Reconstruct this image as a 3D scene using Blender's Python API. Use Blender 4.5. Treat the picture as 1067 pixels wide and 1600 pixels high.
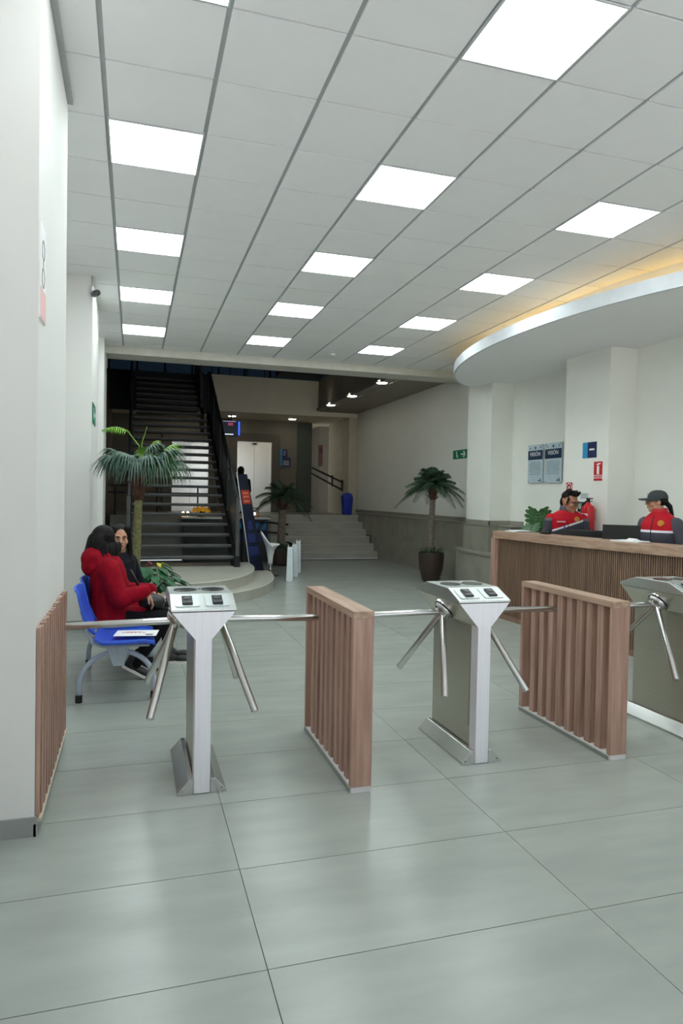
import bpy, bmesh, math, random
from mathutils import Vector, Matrix
random.seed(7)
S = bpy.context.scene
COL = S.collection
for o in list(bpy.data.objects): bpy.data.objects.remove(o)

# ------------------------------------------------------------------ camera, world, light, exposure
H = 1.5                                   # eye height
HC = H + 3.86587 * .6                     # lobby ceiling
def cam_axes(yaw, pitch, roll):
    f = Vector((math.sin(yaw)*math.cos(pitch), math.cos(yaw)*math.cos(pitch), math.sin(pitch)))
    r = Vector((math.cos(yaw), -math.sin(yaw), 0)); u = r.cross(f)
    return r*math.cos(roll)+u*math.sin(roll), -r*math.sin(roll)+u*math.cos(roll), f
cr, cu, cf = cam_axes(.295436, -.0229388, .0180217)
cd = bpy.data.cameras.new('camera'); cam = bpy.data.objects.new('camera', cd); COL.objects.link(cam)
cd.sensor_fit = 'VERTICAL'; cd.sensor_height = 36; cd.sensor_width = 24; cd.lens = 24.0
cd.clip_start = .05; cd.clip_end = 200
M = Matrix((cr, cu, -cf)).transposed().to_4x4(); M.translation = (0, 0, H)
cam.matrix_world = M
S.camera = cam
w = bpy.data.worlds.new('overcast_sky'); S.world = w; w.use_nodes = True
w.node_tree.nodes['Background'].inputs[0].default_value = (.86, .94, 1.0, 1)
w.node_tree.nodes['Background'].inputs[1].default_value = 1.05
pl = bpy.data.lights.new('entrance_portal', 'AREA'); pl.shape = 'RECTANGLE'; pl.size = 6.3; pl.size_y = 3.3
pl.cycles.is_portal = True
po = bpy.data.objects.new('entrance_portal', pl); COL.objects.link(po)
po.location = (2.6, -1.9, 1.65); po.rotation_euler = (math.radians(90), 0, 0)   # -Z of the lamp faces +Y
sl_ = bpy.data.lights.new('street_sun', 'SUN'); sl_.energy = 17.; sl_.angle = .01; sl_.color = (1., .97, .95)
sun = bpy.data.objects.new('street_sun', sl_); COL.objects.link(sun); sun.rotation_euler = (math.radians(-12), math.radians(8), 0)   # high sun on the street, too steep to reach inside
S.view_settings.view_transform = 'Standard'; S.view_settings.look = 'None'
S.view_settings.exposure = 0.0; S.view_settings.gamma = 1.0; S.view_settings.use_curve_mapping = False
LED = 14.6

# ------------------------------------------------------------------ materials
def lin(c):
    return tuple(((v/255)/12.92 if v/255 <= .04045 else ((v/255+.055)/1.055)**2.4) for v in c)
MATS = {}
def mat(name, c, rough=.5, metal=0., var=.06, scale=6., stretch=(1,1,1), bump=0., bscale=60., c2=None, emit=0., spec=.5, coat=0., rnd=0., alpha=1., trans=0.):
    if name in MATS: return MATS[name]
    m = bpy.data.materials.new(name); m.use_nodes = True; MATS[name] = m
    nt = m.node_tree; b = nt.nodes['Principled BSDF']; L = nt.links.new
    c = lin(c)
    b.inputs['Roughness'].default_value = rough; b.inputs['Metallic'].default_value = metal
    b.inputs['Specular IOR Level'].default_value = spec; b.inputs['Coat Weight'].default_value = coat
    b.inputs['Alpha'].default_value = alpha; b.inputs['Transmission Weight'].default_value = trans
    tc = nt.nodes.new('ShaderNodeTexCoord'); mp = nt.nodes.new('ShaderNodeMapping'); mp.inputs['Scale'].default_value = stretch
    L(tc.outputs['Object'], mp.inputs[0])
    if rnd:
        oi = nt.nodes.new('ShaderNodeObjectInfo'); vm = nt.nodes.new('ShaderNodeVectorMath'); vm.operation = 'ADD'
        sc = nt.nodes.new('ShaderNodeVectorMath'); sc.operation = 'SCALE'; sc.inputs['Scale'].default_value = 37.
        cb = nt.nodes.new('ShaderNodeCombineXYZ'); L(oi.outputs['Random'], cb.inputs[0]); L(oi.outputs['Random'], cb.inputs[2])
        L(cb.outputs[0], sc.inputs[0]); L(mp.outputs[0], vm.inputs[0]); L(sc.outputs[0], vm.inputs[1]); vec = vm.outputs[0]
    else: vec = mp.outputs[0]
    nz = nt.nodes.new('ShaderNodeTexNoise'); nz.inputs['Scale'].default_value = scale; nz.inputs['Detail'].default_value = 5
    L(vec, nz.inputs['Vector'])
    rp = nt.nodes.new('ShaderNodeValToRGB'); e = rp.color_ramp.elements
    e[0].position = .3; e[1].position = .7
    lo = lin(c2) if False else None
    if c2 is not None: lo = lin(c2); hi = c
    else: lo = tuple(v*(1-var) for v in c); hi = tuple(min(1, v*(1+var)) for v in c)
    e[0].color = (*lo, 1); e[1].color = (*hi, 1)
    L(nz.outputs['Fac'], rp.inputs[0])
    L(rp.outputs[0], b.inputs['Base Color'])
    if bump:
        n2 = nt.nodes.new('ShaderNodeTexNoise'); n2.inputs['Scale'].default_value = bscale; L(mp.outputs[0], n2.inputs['Vector'])
        bp = nt.nodes.new('ShaderNodeBump'); bp.inputs['Strength'].default_value = bump; bp.inputs['Distance'].default_value = .01
        L(n2.outputs['Fac'], bp.inputs['Height']); L(bp.outputs[0], b.inputs['Normal'])
    if emit:
        L(rp.outputs[0], b.inputs['Emission Color']); b.inputs['Emission Strength'].default_value = emit
    return m
def bands(name, stops, rough=.65, zmap=(0, 2), dirv=(0, 0, 1)):
    """cloth sewn from bands of colour across the garment; stops = [(height, colour)...] measured along dirv"""
    m = bpy.data.materials.new(name); m.use_nodes = True; nt = m.node_tree; b = nt.nodes['Principled BSDF']; L = nt.links.new
    tc = nt.nodes.new('ShaderNodeTexCoord'); dp = nt.nodes.new('ShaderNodeVectorMath'); dp.operation = 'DOT_PRODUCT'; dp.inputs[1].default_value = dirv
    mr = nt.nodes.new('ShaderNodeMapRange'); mr.inputs[1].default_value, mr.inputs[2].default_value = zmap
    rp = nt.nodes.new('ShaderNodeValToRGB'); rp.color_ramp.interpolation = 'CONSTANT'
    L(tc.outputs['Object'], dp.inputs[0]); L(dp.outputs['Value'], mr.inputs[0]); L(mr.outputs[0], rp.inputs[0])
    e = rp.color_ramp.elements
    while len(e) < len(stops): e.new(.5)
    for k, (h, c) in enumerate(stops):
        e[k].position = max(0., (h-zmap[0])/(zmap[1]-zmap[0])); e[k].color = (*lin(c), 1)
    L(rp.outputs[0], b.inputs['Base Color']); b.inputs['Roughness'].default_value = rough; b.inputs['Specular IOR Level'].default_value = .2
    return m

WALL = mat('wall_paint', (226, 225, 222), .75, var=.015, scale=2)
WALLR = mat('wall_paint_green_grey', (238, 238, 230), .75, var=.02, scale=2)
CEIL = mat('ceiling_tile_white', (246, 246, 246), .8, var=.01, bump=.05, bscale=150)
TEE = mat('ceiling_tee_grey', (176, 180, 180), .6)
SOFF = mat('soffit_white', (240, 241, 242), .7, var=.01)
FLOOR = mat('porcelain_tile', (166, 171, 165), .25, scale=2.2, stretch=(1, 3.2, 1), c2=(155, 160, 155), rnd=1., bump=.012, bscale=7, spec=.5)
GROUT = mat('grout', (92, 95, 90), .8)
CLAD = mat('wall_tile_cladding', (156, 153, 140), .38, scale=3, c2=(138, 136, 124), rnd=1.)
STONE = mat('step_tile', (184, 182, 170), .4, scale=2.5, c2=(168, 166, 156))
WOOD = mat('wood_laminate', (196, 160, 144), .45, scale=3.2, stretch=(9, 9, .5), c2=(150, 114, 98), rnd=1.)
WOODH = mat('wood_laminate_top', (192, 162, 140), .45, scale=3.2, stretch=(9, .5, 9), c2=(150, 118, 98), rnd=1.)
WOODD = mat('wood_desk_slat', (146, 116, 96), .5, scale=3.2, stretch=(9, 9, .5), c2=(112, 86, 70))
STEEL = mat('brushed_steel', (188, 184, 170), .36, 1., scale=4, stretch=(1, 1, 60), var=.06)
STEELF = mat('brushed_steel_daylit', (246, 245, 250), .6, 1., scale=4, stretch=(60, 1, 1), var=.04)  # brighter copy of the steel, imitating daylight on the turnstile fronts
STEELX = mat('polished_steel', (205, 205, 203), .2, 1., var=.03)
STEELD = mat('lid_steel', (206, 210, 208), .34, 1., scale=4, stretch=(60, 1, 1), var=.06)
BLACK = mat('black_plastic', (22, 23, 25), .4)
BLACKM = mat('black_metal', (24, 26, 28), .45)
STAIR = mat('stair_steel_charcoal', (70, 71, 71), .55, spec=.3)
STRING = mat('stringer_steel_dark', (26, 28, 30), .55, spec=.3)
PANELD = mat('rail_panel_dark', (78, 84, 83), .35)
WHITE = mat('white_plastic', (232, 234, 236), .4)
PAPER = mat('paper', (240, 240, 240), .8, var=.01)
RED = mat('sign_red', (204, 42, 52), .45)
GREENS = mat('sign_green', (20, 120, 88), .5)
BLUEP = mat('seat_blue_plastic', (42, 92, 214), .35)
GREYT = mat('bench_grey_paint', (176, 186, 204), .35)
GREYB = mat('bench_bracket_grey', (172, 184, 196), .45)
DARKBG = mat('upper_void_dark', (40, 46, 54), .7)  # dark colour stands in for the lack of light upstairs
NAVY = mat('navy_print', (26, 40, 84), .5)
CYAN = mat('cyan_print', (44, 150, 200), .5)
LEAF = mat('leaf_green', (52, 92, 48), .45, c2=(30, 62, 40), scale=9)
LEAFB = mat('leaf_bluish', (70, 100, 86), .45, c2=(38, 66, 54), scale=9)
LEAFL = mat('leaf_bright', (128, 172, 52), .45, c2=(76, 128, 40), scale=9)
LEAFD = mat('leaf_dark', (48, 74, 46), .5, c2=(28, 48, 34), scale=9)
TRUNKG = mat('trunk_fan_palm', (134, 130, 84), .8, scale=20, stretch=(1, 1, 3), c2=(84, 82, 50), bump=.5, bscale=30)
TRUNKB = mat('trunk_grey_brown', (128, 116, 104), .85, scale=22, stretch=(1, 1, 3), c2=(82, 72, 62), bump=.5, bscale=30)
FIBRE = mat('palm_fibre', (88, 56, 40), .9, scale=25, c2=(52, 34, 26), bump=.6, bscale=40)
POT = mat('pot_brown', (54, 40, 34), .35)
SOIL = mat('soil', (40, 32, 26), .9)
SKIN = mat('skin', (196, 146, 118), .5, var=.04)
SKIN2 = mat('skin_deeper', (172, 120, 92), .5, var=.04)
HAIR = mat('hair_black', (20, 16, 16), .6, spec=.2, scale=40, stretch=(1, 1, .2), c2=(14, 12, 12), bump=.3, bscale=60)
EYEW = mat('eye_white', (225, 222, 216), .3); EYEB = mat('eye_dark', (28, 20, 16), .3)
LIP = mat('lip', (158, 92, 84), .5)
REDC = mat('coat_red', (156, 10, 34), .8, spec=.12, c2=(126, 6, 26), scale=14, bump=.35, bscale=22)
PANTS = mat('trousers_black', (20, 20, 24), .85, spec=.15)
COATD = mat('coat_dark', (26, 28, 36), .85, spec=.15)
CHAR = mat('jacket_charcoal', (72, 72, 82), .7, var=.08)
GOLD = mat('badge_gold', (214, 150, 52), .5)
GLASSD = mat('upper_glass_glow', (44, 62, 82), .15, spec=.6, emit=.16)  # faint blue glow added, standing in for daylight through the panes

# ------------------------------------------------------------------ mesh helpers
ORG = {}
class MB:
    def __init__(s): s.v = []; s.f = []; s.m = []
    def add(s, vs, fs, mi=0):
        n = len(s.v); s.v += [Vector(v) for v in vs]; s.f += [[i+n for i in f] for f in fs]; s.m += [mi]*len(fs); return s
    def box(s, x0, y0, z0, x1, y1, z1, mi=0, T=None):
        vs = [Vector((x, y, z)) for z in (z0, z1) for y in (y0, y1) for x in (x0, x1)]
        if T: vs = [T @ v for v in vs]
        return s.add(vs, [(0,2,3,1),(4,5,7,6),(0,1,5,4),(2,6,7,3),(0,4,6,2),(1,3,7,5)], mi)
    def prism(s, poly, axis, a0, a1, mi=0, T=None):
        """poly: 2-D outline; axis x:(y,z) y:(x,z) z:(x,y)"""
        def P(p, a): return Vector((a, p[0], p[1]) if axis == 'x' else (p[0], a, p[1]) if axis == 'y' else (p[0], p[1], a))
        n = len(poly); vs = [P(p, a0) for p in poly]+[P(p, a1) for p in poly]
        if T: vs = [T @ v for v in vs]
        fs = [tuple(range(n))[::-1], tuple(range(n, 2*n))]+[(i, (i+1) % n, n+(i+1) % n, n+i) for i in range(n)]
        return s.add(vs, fs, mi)
    def loft(s, loops, cap=True, closed=True, mi=0):
        n = len(loops[0]); vs = [p for l in loops for p in l]; fs = []
        for k in range(len(loops)-1):
            for i in range(n if closed else n-1):
                j = (i+1) % n; fs.append((k*n+i, k*n+j, (k+1)*n+j, (k+1)*n+i))
        if cap and closed:
            fs.append(tuple(range(n))[::-1]); fs.append(tuple(range((len(loops)-1)*n, len(loops)*n)))
        return s.add(vs, fs, mi)
    def tube(s, pts, r, n=10, mi=0):
        pts = [Vector(p) for p in pts]; rs = r if isinstance(r, (list, tuple)) else [r]*len(pts)
        loops = []; a = None
        for k, p in enumerate(pts):
            t = (pts[min(k+1, len(pts)-1)]-pts[max(k-1, 0)]).normalized()
            if a is None: a = t.orthogonal().normalized()
            a = (a-t*a.dot(t)).normalized(); b = t.cross(a)
            loops.append([p+a*(rs[k]*math.cos(2*math.pi*i/n))+b*(rs[k]*math.sin(2*math.pi*i/n)) for i in range(n)])
        return s.loft(loops, mi=mi)
    def lathe(s, prof, c=(0,0,0), n=20, axis=(0,0,1), mi=0):
        q = Vector((0,0,1)).rotation_difference(Vector(axis)); c = Vector(c)
        return s.loft([[c+q @ Vector((r*math.cos(2*math.pi*i/n), r*math.sin(2*math.pi*i/n), z)) for i in range(n)] for r, z in prof], mi=mi)
    def ell(s, c, r, F=None, n=14, m=9, mi=0):
        """ellipsoid; F = 3x3 frame (columns right, forward, up)"""
        c = Vector(c); loops = []
        for k in range(m+1):
            t = math.pi*(k+.0)/m; t = min(max(t, .08), math.pi-.08)
            lp = [Vector((r[0]*math.sin(t)*math.cos(2*math.pi*i/n), r[1]*math.sin(t)*math.sin(2*math.pi*i/n), -r[2]*math.cos(t))) for i in range(n)]
            loops.append([c+(F @ p if F else p) for p in lp])
        return s.loft(loops, mi=mi)
    def cap(s, p0, r0, p1, r1, n=12, mi=0):
        p0, p1 = Vector(p0), Vector(p1); d = (p1-p0); L = d.length; d.normalize()
        pts = []; rs = []
        for k in (80, 55, 30, 0): a = math.radians(k); pts.append(p0-d*r0*math.sin(a)); rs.append(r0*math.cos(a))
        for k in (0, 30, 55, 80): a = math.radians(k); pts.append(p1+d*r1*math.sin(a)); rs.append(r1*math.cos(a))
        return s.tube(pts, rs, n, mi)
    def build(s, name, mt, parent=None, org=None, smooth=False, bevel=0., seg=2):
        o0 = ORG[parent] if parent is not None else Vector(org if org is not None else (0,0,0))
        me = bpy.data.meshes.new(name); me.from_pydata([v-o0 for v in s.v], [], s.f); me.validate()
        for k in (mt if isinstance(mt, (list, tuple)) else [mt]): me.materials.append(k)
        if len(me.polygons) == len(s.m):
            for p, mi in zip(me.polygons, s.m): p.material_index = mi
        bm = bmesh.new(); bm.from_mesh(me); bmesh.ops.recalc_face_normals(bm, faces=bm.faces); bm.to_mesh(me); bm.free()
        if smooth:
            for p in me.polygons: p.use_smooth = True
        o = bpy.data.objects.new(name, me); COL.objects.link(o); ORG[o] = o0
        if parent is not None: o.parent = parent
        else: o.location = o0
        if bevel:
            b = o.modifiers.new('bevel', 'BEVEL'); b.width = bevel; b.segments = seg; b.limit_method = 'ANGLE'; b.angle_limit = math.radians(40)
        if smooth == 'auto':
            me.set_sharp_from_angle(angle=math.radians(35))
        return o
    def skin(s, name, mt, parent, voxel=.011, it=4, org=None):
        o = s.build(name, mt, parent, org)
        r = o.modifiers.new('remesh', 'REMESH'); r.mode = 'VOXEL'; r.voxel_size = voxel; r.use_smooth_shade = True
        if it: k = o.modifiers.new('smooth', 'SMOOTH'); k.iterations = it; k.factor = .5
        return o
def tag(o, label, cat=None, group=None, kind=None):
    o['label'] = label
    if cat: o['category'] = cat
    if group: o['group'] = group
    if kind: o['kind'] = kind
    return o
def thing(name, loc, label, cat, group=None, kind=None):
    o = bpy.data.objects.new(name, None); COL.objects.link(o); o.location = loc; o.empty_display_size = .1
    ORG[o] = Vector(loc); return tag(o, label, cat, group, kind)
def copy_tree(o, parent=None):
    c = o.copy(); COL.objects.link(c); ORG[c] = ORG[o].copy()
    if parent is not None: c.parent = parent
    for ch in list(o.children): copy_tree(ch, c)
    return c
def inst(src, parent, loc):
    c = src.copy(); COL.objects.link(c); c.parent = parent; c.location = Vector(loc)-ORG[parent]; ORG[c] = Vector(loc); return c
def text(name, s, size, T, mt, parent, depth=.001, align='CENTER'):
    cu_ = bpy.data.curves.new(name, 'FONT'); cu_.body = s; cu_.size = size; cu_.align_x = align; cu_.align_y = 'CENTER'; cu_.extrude = depth
    t = bpy.data.objects.new(name, cu_); COL.objects.link(t); bpy.context.view_layer.update()
    me = bpy.data.meshes.new_from_object(t.evaluated_get(bpy.context.evaluated_depsgraph_get()))
    bpy.data.objects.remove(t); me.materials.clear(); me.materials.append(mt)
    for v in me.vertices: v.co = (T @ v.co)-ORG[parent]
    o = bpy.data.objects.new(name, me); COL.objects.link(o); o.parent = parent; ORG[o] = ORG[parent]; return o
def face_T(p, right, up):
    r, u = Vector(right).normalized(), Vector(up).normalized(); n = r.cross(u)
    m = Matrix((r, u, n)).transposed().to_4x4(); m.translation = Vector(p); return m
# text frames: on the lobby's right wall (faces -X) the reader's right is -Y
def on_right_wall(x, y, z): return face_T((x, y, z), (0, -1, 0), (0, 0, 1))
def on_left_wall(x, y, z): return face_T((x, y, z), (0, 1, 0), (0, 0, 1))
def on_back_wall(x, y, z): return face_T((x, y, z), (1, 0, 0), (0, 0, 1))
def plate(mb, T, w_, h_, d0, d1, mi=0):           # thin slab in the plane of T, d = distance off the wall
    return mb.box(-w_/2, -h_/2, d0, w_/2, h_/2, d1, mi, T)

# ------------------------------------------------------------------ floor
XL, XR = -.78, 5.97
floor = MB().box(-6, -2, -.2, 9, 15.72, -.004).build('floor', GROUT); tag(floor, 'grey porcelain tiled lobby floor with thin dark joints', 'floor', kind='structure')
pv = MB().box(-30, -40, -.25, 36, -2, -.01).build('ground_outside', mat('pavement', (186, 187, 188), .8, scale=1)); tag(pv, 'unseen pale pavement behind the camera, added to bounce light indoors', 'pavement', kind='structure')  # unseen pavement added pale to bounce daylight onto the ceiling
ft = None
for i in range(-1, 5):
    for j in range(-8, 21):
        x = .42+1.2*i; y = 3.294+.601*j-.6
        if i == -1 or True:
            loc = (x+.6, y+.3, 0)
            if ft is None:
                ft = MB().box(loc[0]-.5985, loc[1]-.2985, -.012, loc[0]+.5985, loc[1]+.2985, 0).build('floor_tile', FLOOR, floor)
                for v in ft.data.vertices: v.co -= Vector(loc)
                ft.location = loc; ft.data.transform(Matrix())
            else: inst(ft, floor, loc)
RF = 1.0
raised = MB().box(-.5, 17.24, .0, 5.72, 26, RF).box(-.5, 15.9, 0, 3.1, 17.24, RF).box(5.7, 17.2, 0, 9, 26, RF).build('floor_raised', mat('raised_floor_tile', (140, 140, 128), .35, scale=2, c2=(126, 127, 117)))
tag(raised, 'raised rear floor behind the wide steps', 'floor', kind='structure')

# wide steps to the raised floor
st = thing('stone_steps', (4.4, 15.7, 0), 'wide flight of six grey tiled steps up to the raised floor', 'steps')
for k in range(6):
    y0 = 15.7+.3*k
    sp = MB().box(3.1, y0, RF/6*k, 5.72, 17.235, RF/6*(k+1)-.0).build('step', STONE, st)
    MB().box(3.1, y0-.012, RF/6*(k+1)-.022, 5.72, y0+.03, RF/6*(k+1)+.002).build('nosing', mat('nosing', (190, 190, 182), .4), sp)

# ------------------------------------------------------------------ ceiling
def cx(i): return (i-.30895)*.6
def cy(j): return (j+7.5562)*.6
ceil_ = MB().box(-1.2, -2, HC+.012, 6.1, 11.46, HC+.2).build('ceiling', TEE); tag(ceil_, 'white suspended grid ceiling with square tiles over the lobby', 'ceiling', kind='structure')
LIT = {}
for r_, j in enumerate((-3, 0, 3, 6, 9)):
    for c_, i in enumerate((0, 3, 6)): LIT[(i, j)] = (r_, c_)
ct = None
for i in range(-1, 11):
    for j in range(-10, 12):
        if (i, j) in LIT: continue
        if i >= 9 and j < -4: continue
        y1 = min(cy(j+1), 11.46); x0, x1 = cx(i)+.014, cx(i+1)-.014; y0 = cy(j)+.007; y1 -= .007
        if j == 11: y1 = min(y1, 11.44)
        if i == -1: x0 = -.85
        loc = ((x0+x1)/2, (y0+y1)/2, HC)
        if i == -1 or j == 11 or ct is None:
            k = MB().box(x0, y0, HC, x1, y1, HC+.014).build('ceiling_tile', CEIL, ceil_)
            if i != -1 and ct is None:
                for v in k.data.vertices: v.co -= Vector(loc)
                k.location = loc; ct = k
        else: inst(ct, ceil_, loc)
LEDM = mat('led_panel_light', (238, 250, 250), .5, var=0, emit=LED); LEDF = mat('led_frame', (215, 218, 220), .5)
rows = ['topmost row in view', 'second row down', 'third row down', 'fourth row down', 'last row before the beam']
cols = ['left column', 'middle column', 'column nearest the soffit']
led0 = None
for (i, j), (r_, c_) in LIT.items():
    c = (cx(i)+.3, cy(j)+.3, HC)
    lab = 'square white lit ceiling panel, %s, %s' % (cols[c_], rows[r_])
    if led0 is None:
        led0 = thing('ceiling_light', c, lab, 'light', 'square ceiling light panels')
        x, y, z = c
        MB().box(x-.286, y-.286, z-.001, x+.286, y+.286, z+.02).build('diffuser', LEDM, led0)
        fr = MB()
        for a, b in ((-.296, -.286), (.286, .296)): fr.box(x+a, y-.296, z-.004, x+b, y+.296, z+.03); fr.box(x-.286, y+a, z-.004, x+.286, y+b, z+.03)
        fr.build('frame', LEDF, led0)
    else:
        o = copy_tree(led0); o.location = c; o['label'] = lab
sd = MB().lathe([(.062, 0), (.06, .02), (.04, .035), (.01, .04)], (3.07, 10.75, HC), 18, (0, 0, -1)).build('smoke_detector', WHITE, org=(3.07, 10.75, HC), smooth=True)
tag(sd, 'round white smoke detector on the ceiling near the beam', 'smoke detector')
bm_ = MB().box(-.8, 11.46, 3.7, 6.0, 11.95, 4.3).build('trim_1', mat('beam_paint', (214, 212, 202), .7)); tag(bm_, 'pale beam across the end of the lobby ceiling', 'beam', kind='structure')
tr2 = MB().box(-.40, 2.0, HC-.03, -.37, 4.40, HC).build('trim_2', TEE); tag(tr2, 'thin grey cornice strip along the left pillar at the ceiling', 'trim', kind='structure')

# elliptical soffit with a yellow cove
SX, SY, SA, SB = 5.97, 7.15, 1.78, 3.55
def earc(a, b, n=48): return [(SX-a*math.sin(math.pi*k/n), SY+b*math.cos(math.pi*k/n)) for k in range(n+1)]
sof = thing('trim_3', (5.0, 7.15, 3.4), 'white curved dropped soffit above the reception desk with yellow cove light', 'soffit', kind='structure')
MB().prism(earc(SA-.03, SB-.03), 'z', 3.4, 3.44).build('soffit_board', SOFF, sof)
o_, i_ = earc(SA, SB), earc(SA-.03, SB-.03)
MB().loft([[Vector((p[0], p[1], 3.4)), Vector((p[0], p[1], 3.535)), Vector((q[0], q[1], 3.535)), Vector((q[0], q[1], 3.4))] for p, q in zip(o_, i_)]).build('fascia', mat('soffit_fascia_white', (206, 209, 213), .7), sof, smooth='auto')
MB().loft([[Vector((p[0], p[1], 3.44)), Vector((p[0], p[1], HC+.02)), Vector((q[0], q[1], HC+.02)), Vector((q[0], q[1], 3.44))] for p, q in zip(earc(SA-.62, SB-.62), earc(SA-.65, SB-.65))]).build('inner_riser', SOFF, sof, smooth='auto')
MB().tube([(p[0], p[1], 3.695) for p in earc(SA-.585, SB-.585)], .010, 6).build('cove_light_strip', mat('cove_yellow_light', (255, 202, 24), .5, var=0, emit=4.2), sof)

# ------------------------------------------------------------------ left wall, pillars
wl = MB().box(-1.2, -2, 0, XL, 11.95, 4.2).build('wall_left', WALL); tag(wl, 'pale left wall with projecting pillars behind the bench', 'wall', kind='structure')
MB().box(XL-.02, 3.19, 0.0, -.40, 4.42, HC).box(-4, 3.19, 0, XL, 3.6, HC).build('pillar', WALL, wl)
MB().box(XL-.02, 7.88, 0, -.45, 9.25, HC).build('pillar', WALL, wl)
MB().box(XL-.02, 10.92, 0, -.45, 11.95, HC).build('pillar', WALL, wl)
BASEB = mat('baseboard_tile_grey', (150, 152, 150), .4)
bl = MB().box(-4, 3.18, 0, -.392, 3.2, .085).box(-.402, 3.18, 0, -.388, 4.43, .055).box(XL, 4.42, 0, XL+.015, 7.88, .1).box(XL, 7.865, 0, -.438, 7.88, .1).box(-.45, 7.865, 0, -.438, 9.26, .1).build('baseboard_left', BASEB)
tag(bl, 'grey skirting along the left pillars', 'baseboard', kind='structure')
wp = thing('wood_wall_panel', (-.395, 3.8, .06), 'brown ribbed wood cladding on the side of the near left pillar', 'wall panel')
n_ = 24
for k in range(n_):
    y0 = 3.205+(4.40-3.205)/n_*k
    MB().box(-.398, y0+.002, .07, -.378 if k % 2 else -.384, y0+(4.40-3.205)/n_-.002, .90+.012*random.random()).build('slat', WOOD, wp)
MB().box(-.4, 3.205, .055, -.372, 4.40, .07).build('bottom_trim', mat('trim_pale', (200, 190, 170), .5), wp)

def sign_part(name, mt, parent, T, cx_, cz_, w_, h_, d0=.006, d1=.008):
    return MB().box(cx_-w_/2, cz_-h_/2, d0, cx_+w_/2, cz_+h_/2, d1, 0, T).build(name, mt, parent)
def disc(parent, name, mt, T, cx_, cz_, r0, r1, d0=.006, d1=.008, n=28, a0=0, a1=2*math.pi):
    mb = MB(); pts = []
    full = abs(a1-a0) > 6.28
    ln = n if full else n+1
    loops = []
    for k in range(n+1 if not full else n):
        a = a0+(a1-a0)*k/n
        c, s = math.cos(a), math.sin(a)
        loops.append([T @ Vector((cx_+r0*c, cz_+r0*s, d0)), T @ Vector((cx_+r1*c, cz_+r1*s, d0)), T @ Vector((cx_+r1*c, cz_+r1*s, d1)), T @ Vector((cx_+r0*c, cz_+r0*s, d1))])
    if full: loops.append(loops[0])
    return mb.loft(loops, cap=not full).build(name, mt, parent)
T = on_left_wall(-.40, 3.30, 2.46)
s1 = thing('wall_sign', (-.40, 3.30, 2.25), 'tall white notice with grey rings and red foot on the near left pillar', 'sign')
plate(MB(), T, .17, .42, 0, .006).build('board', PAPER, s1)
GREYP = mat('print_grey', (150, 150, 152), .6)
disc(s1, 'ring_mark', GREYP, T, 0, .10, .035, .045); disc(s1, 'ring_mark', GREYP, T, 0, -.02, .035, .045)
sign_part('bar_mark', GREYP, s1, T, 0, .04, .012, .03); sign_part('red_band', mat('print_pale_red', (236, 188, 186), .6), s1, T, 0, -.14, .17, .13)
T = on_left_wall(-.45, 8.3, 2.38)
s2 = thing('exit_sign', (-.45, 8.3, 2.3), 'small green exit sign on the left pillar above the bench', 'sign')
plate(MB(), T, .55, .22, 0, .008).build('board', GREENS, s2)
sign_part('figure_mark', PAPER, s2, T, -.10, 0, .05, .13, .008, .01); sign_part('arrow_mark', PAPER, s2, T, .08, 0, .14, .04, .008, .01)
cc = thing('security_camera', (-.45, 7.84, 3.62), 'dark bullet security camera on the left pillar near the ceiling', 'camera')
MB().tube([(-.46, 7.86, 3.70), (-.46, 7.83, 3.66), (-.43, 7.80, 3.63)], .012).build('bracket', WHITE, cc, smooth=True)
MB().lathe([(.03, 0), (.034, .01), (.034, .13), (.03, .14)], (-.44, 7.88, 3.63), 16, (.35, -1, -.12)).build('body', mat('camera_body', (70, 74, 76), .4), cc, smooth='auto')
MB().lathe([(.031, .138), (.031, .150)], (-.44, 7.88, 3.63), 16, (.35, -1, -.12)).build('lens', BLACK, cc)
cab = MB().tube([(-.455, 7.86, 3.815), (-.453, 7.862, 3.75), (-.455, 7.865, 3.66)], .006, 6).build('cable', GREYP, cc)

# ------------------------------------------------------------------ right wall, columns, ledge
wr = MB().box(XR, -2, 0, 6.4, 18.4, 4.4).build('wall_right', WALLR); tag(wr, 'pale green-grey right wall behind the reception desk', 'wall', kind='structure')
MB().box(5.58, 7.1, 0, XR+.02, 8.0, 3.4).build('column', WALLR, wr)
MB().box(5.58, 10.0, 0, XR+.02, 10.82, 3.5).build('column', WALLR, wr)
MB().box(5.58, 3.0, 0, XR+.02, 3.9, 3.4).build('column', WALLR, wr)
lw = MB().box(5.735, 9.6, 0, XR, 17.3, 1.055).build('wall_ledge', GROUT); tag(lw, 'low grey tiled wall along the right side beneath the ledge', 'wall', kind='structure')
for k in range(13):
    y0 = 9.6+.6*k; y1 = min(y0+.597, 17.3)
    for z0, z1 in ((.0, .525), (.528, 1.05)):
        if y0 > 15.7+.3 and z0 < .3: continue
        MB().box(5.72, y0, z0, 5.74, y1, z1).build('wall_tile', CLAD, lw)
    MB().box(5.70, y0, 1.055, XR, y1, 1.07).build('cap_tile', CLAD, lw)
MB().box(5.55, 9.96, 0, 5.735, 10.86, 1.055).build('wall_tile', CLAD, lw); MB().box(5.535, 9.945, 1.055, 5.735, 10.875, 1.07).build('cap_tile', CLAD, lw)
bb = MB().box(5.95, 10.82, 1.07, XR+.01, 18.3, 1.145).box(5.56, 9.98, 1.07, XR, 10.0, 1.145).box(5.56, 9.98, 1.07, 5.58, 10.83, 1.145).box(5.95, 9.6, 1.07, XR+.01, 10.0, 1.145).build('baseboard_right', CLAD); tag(bb, 'grey tile skirting on the ledge at the foot of the right wall', 'baseboard', kind='structure')
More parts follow.
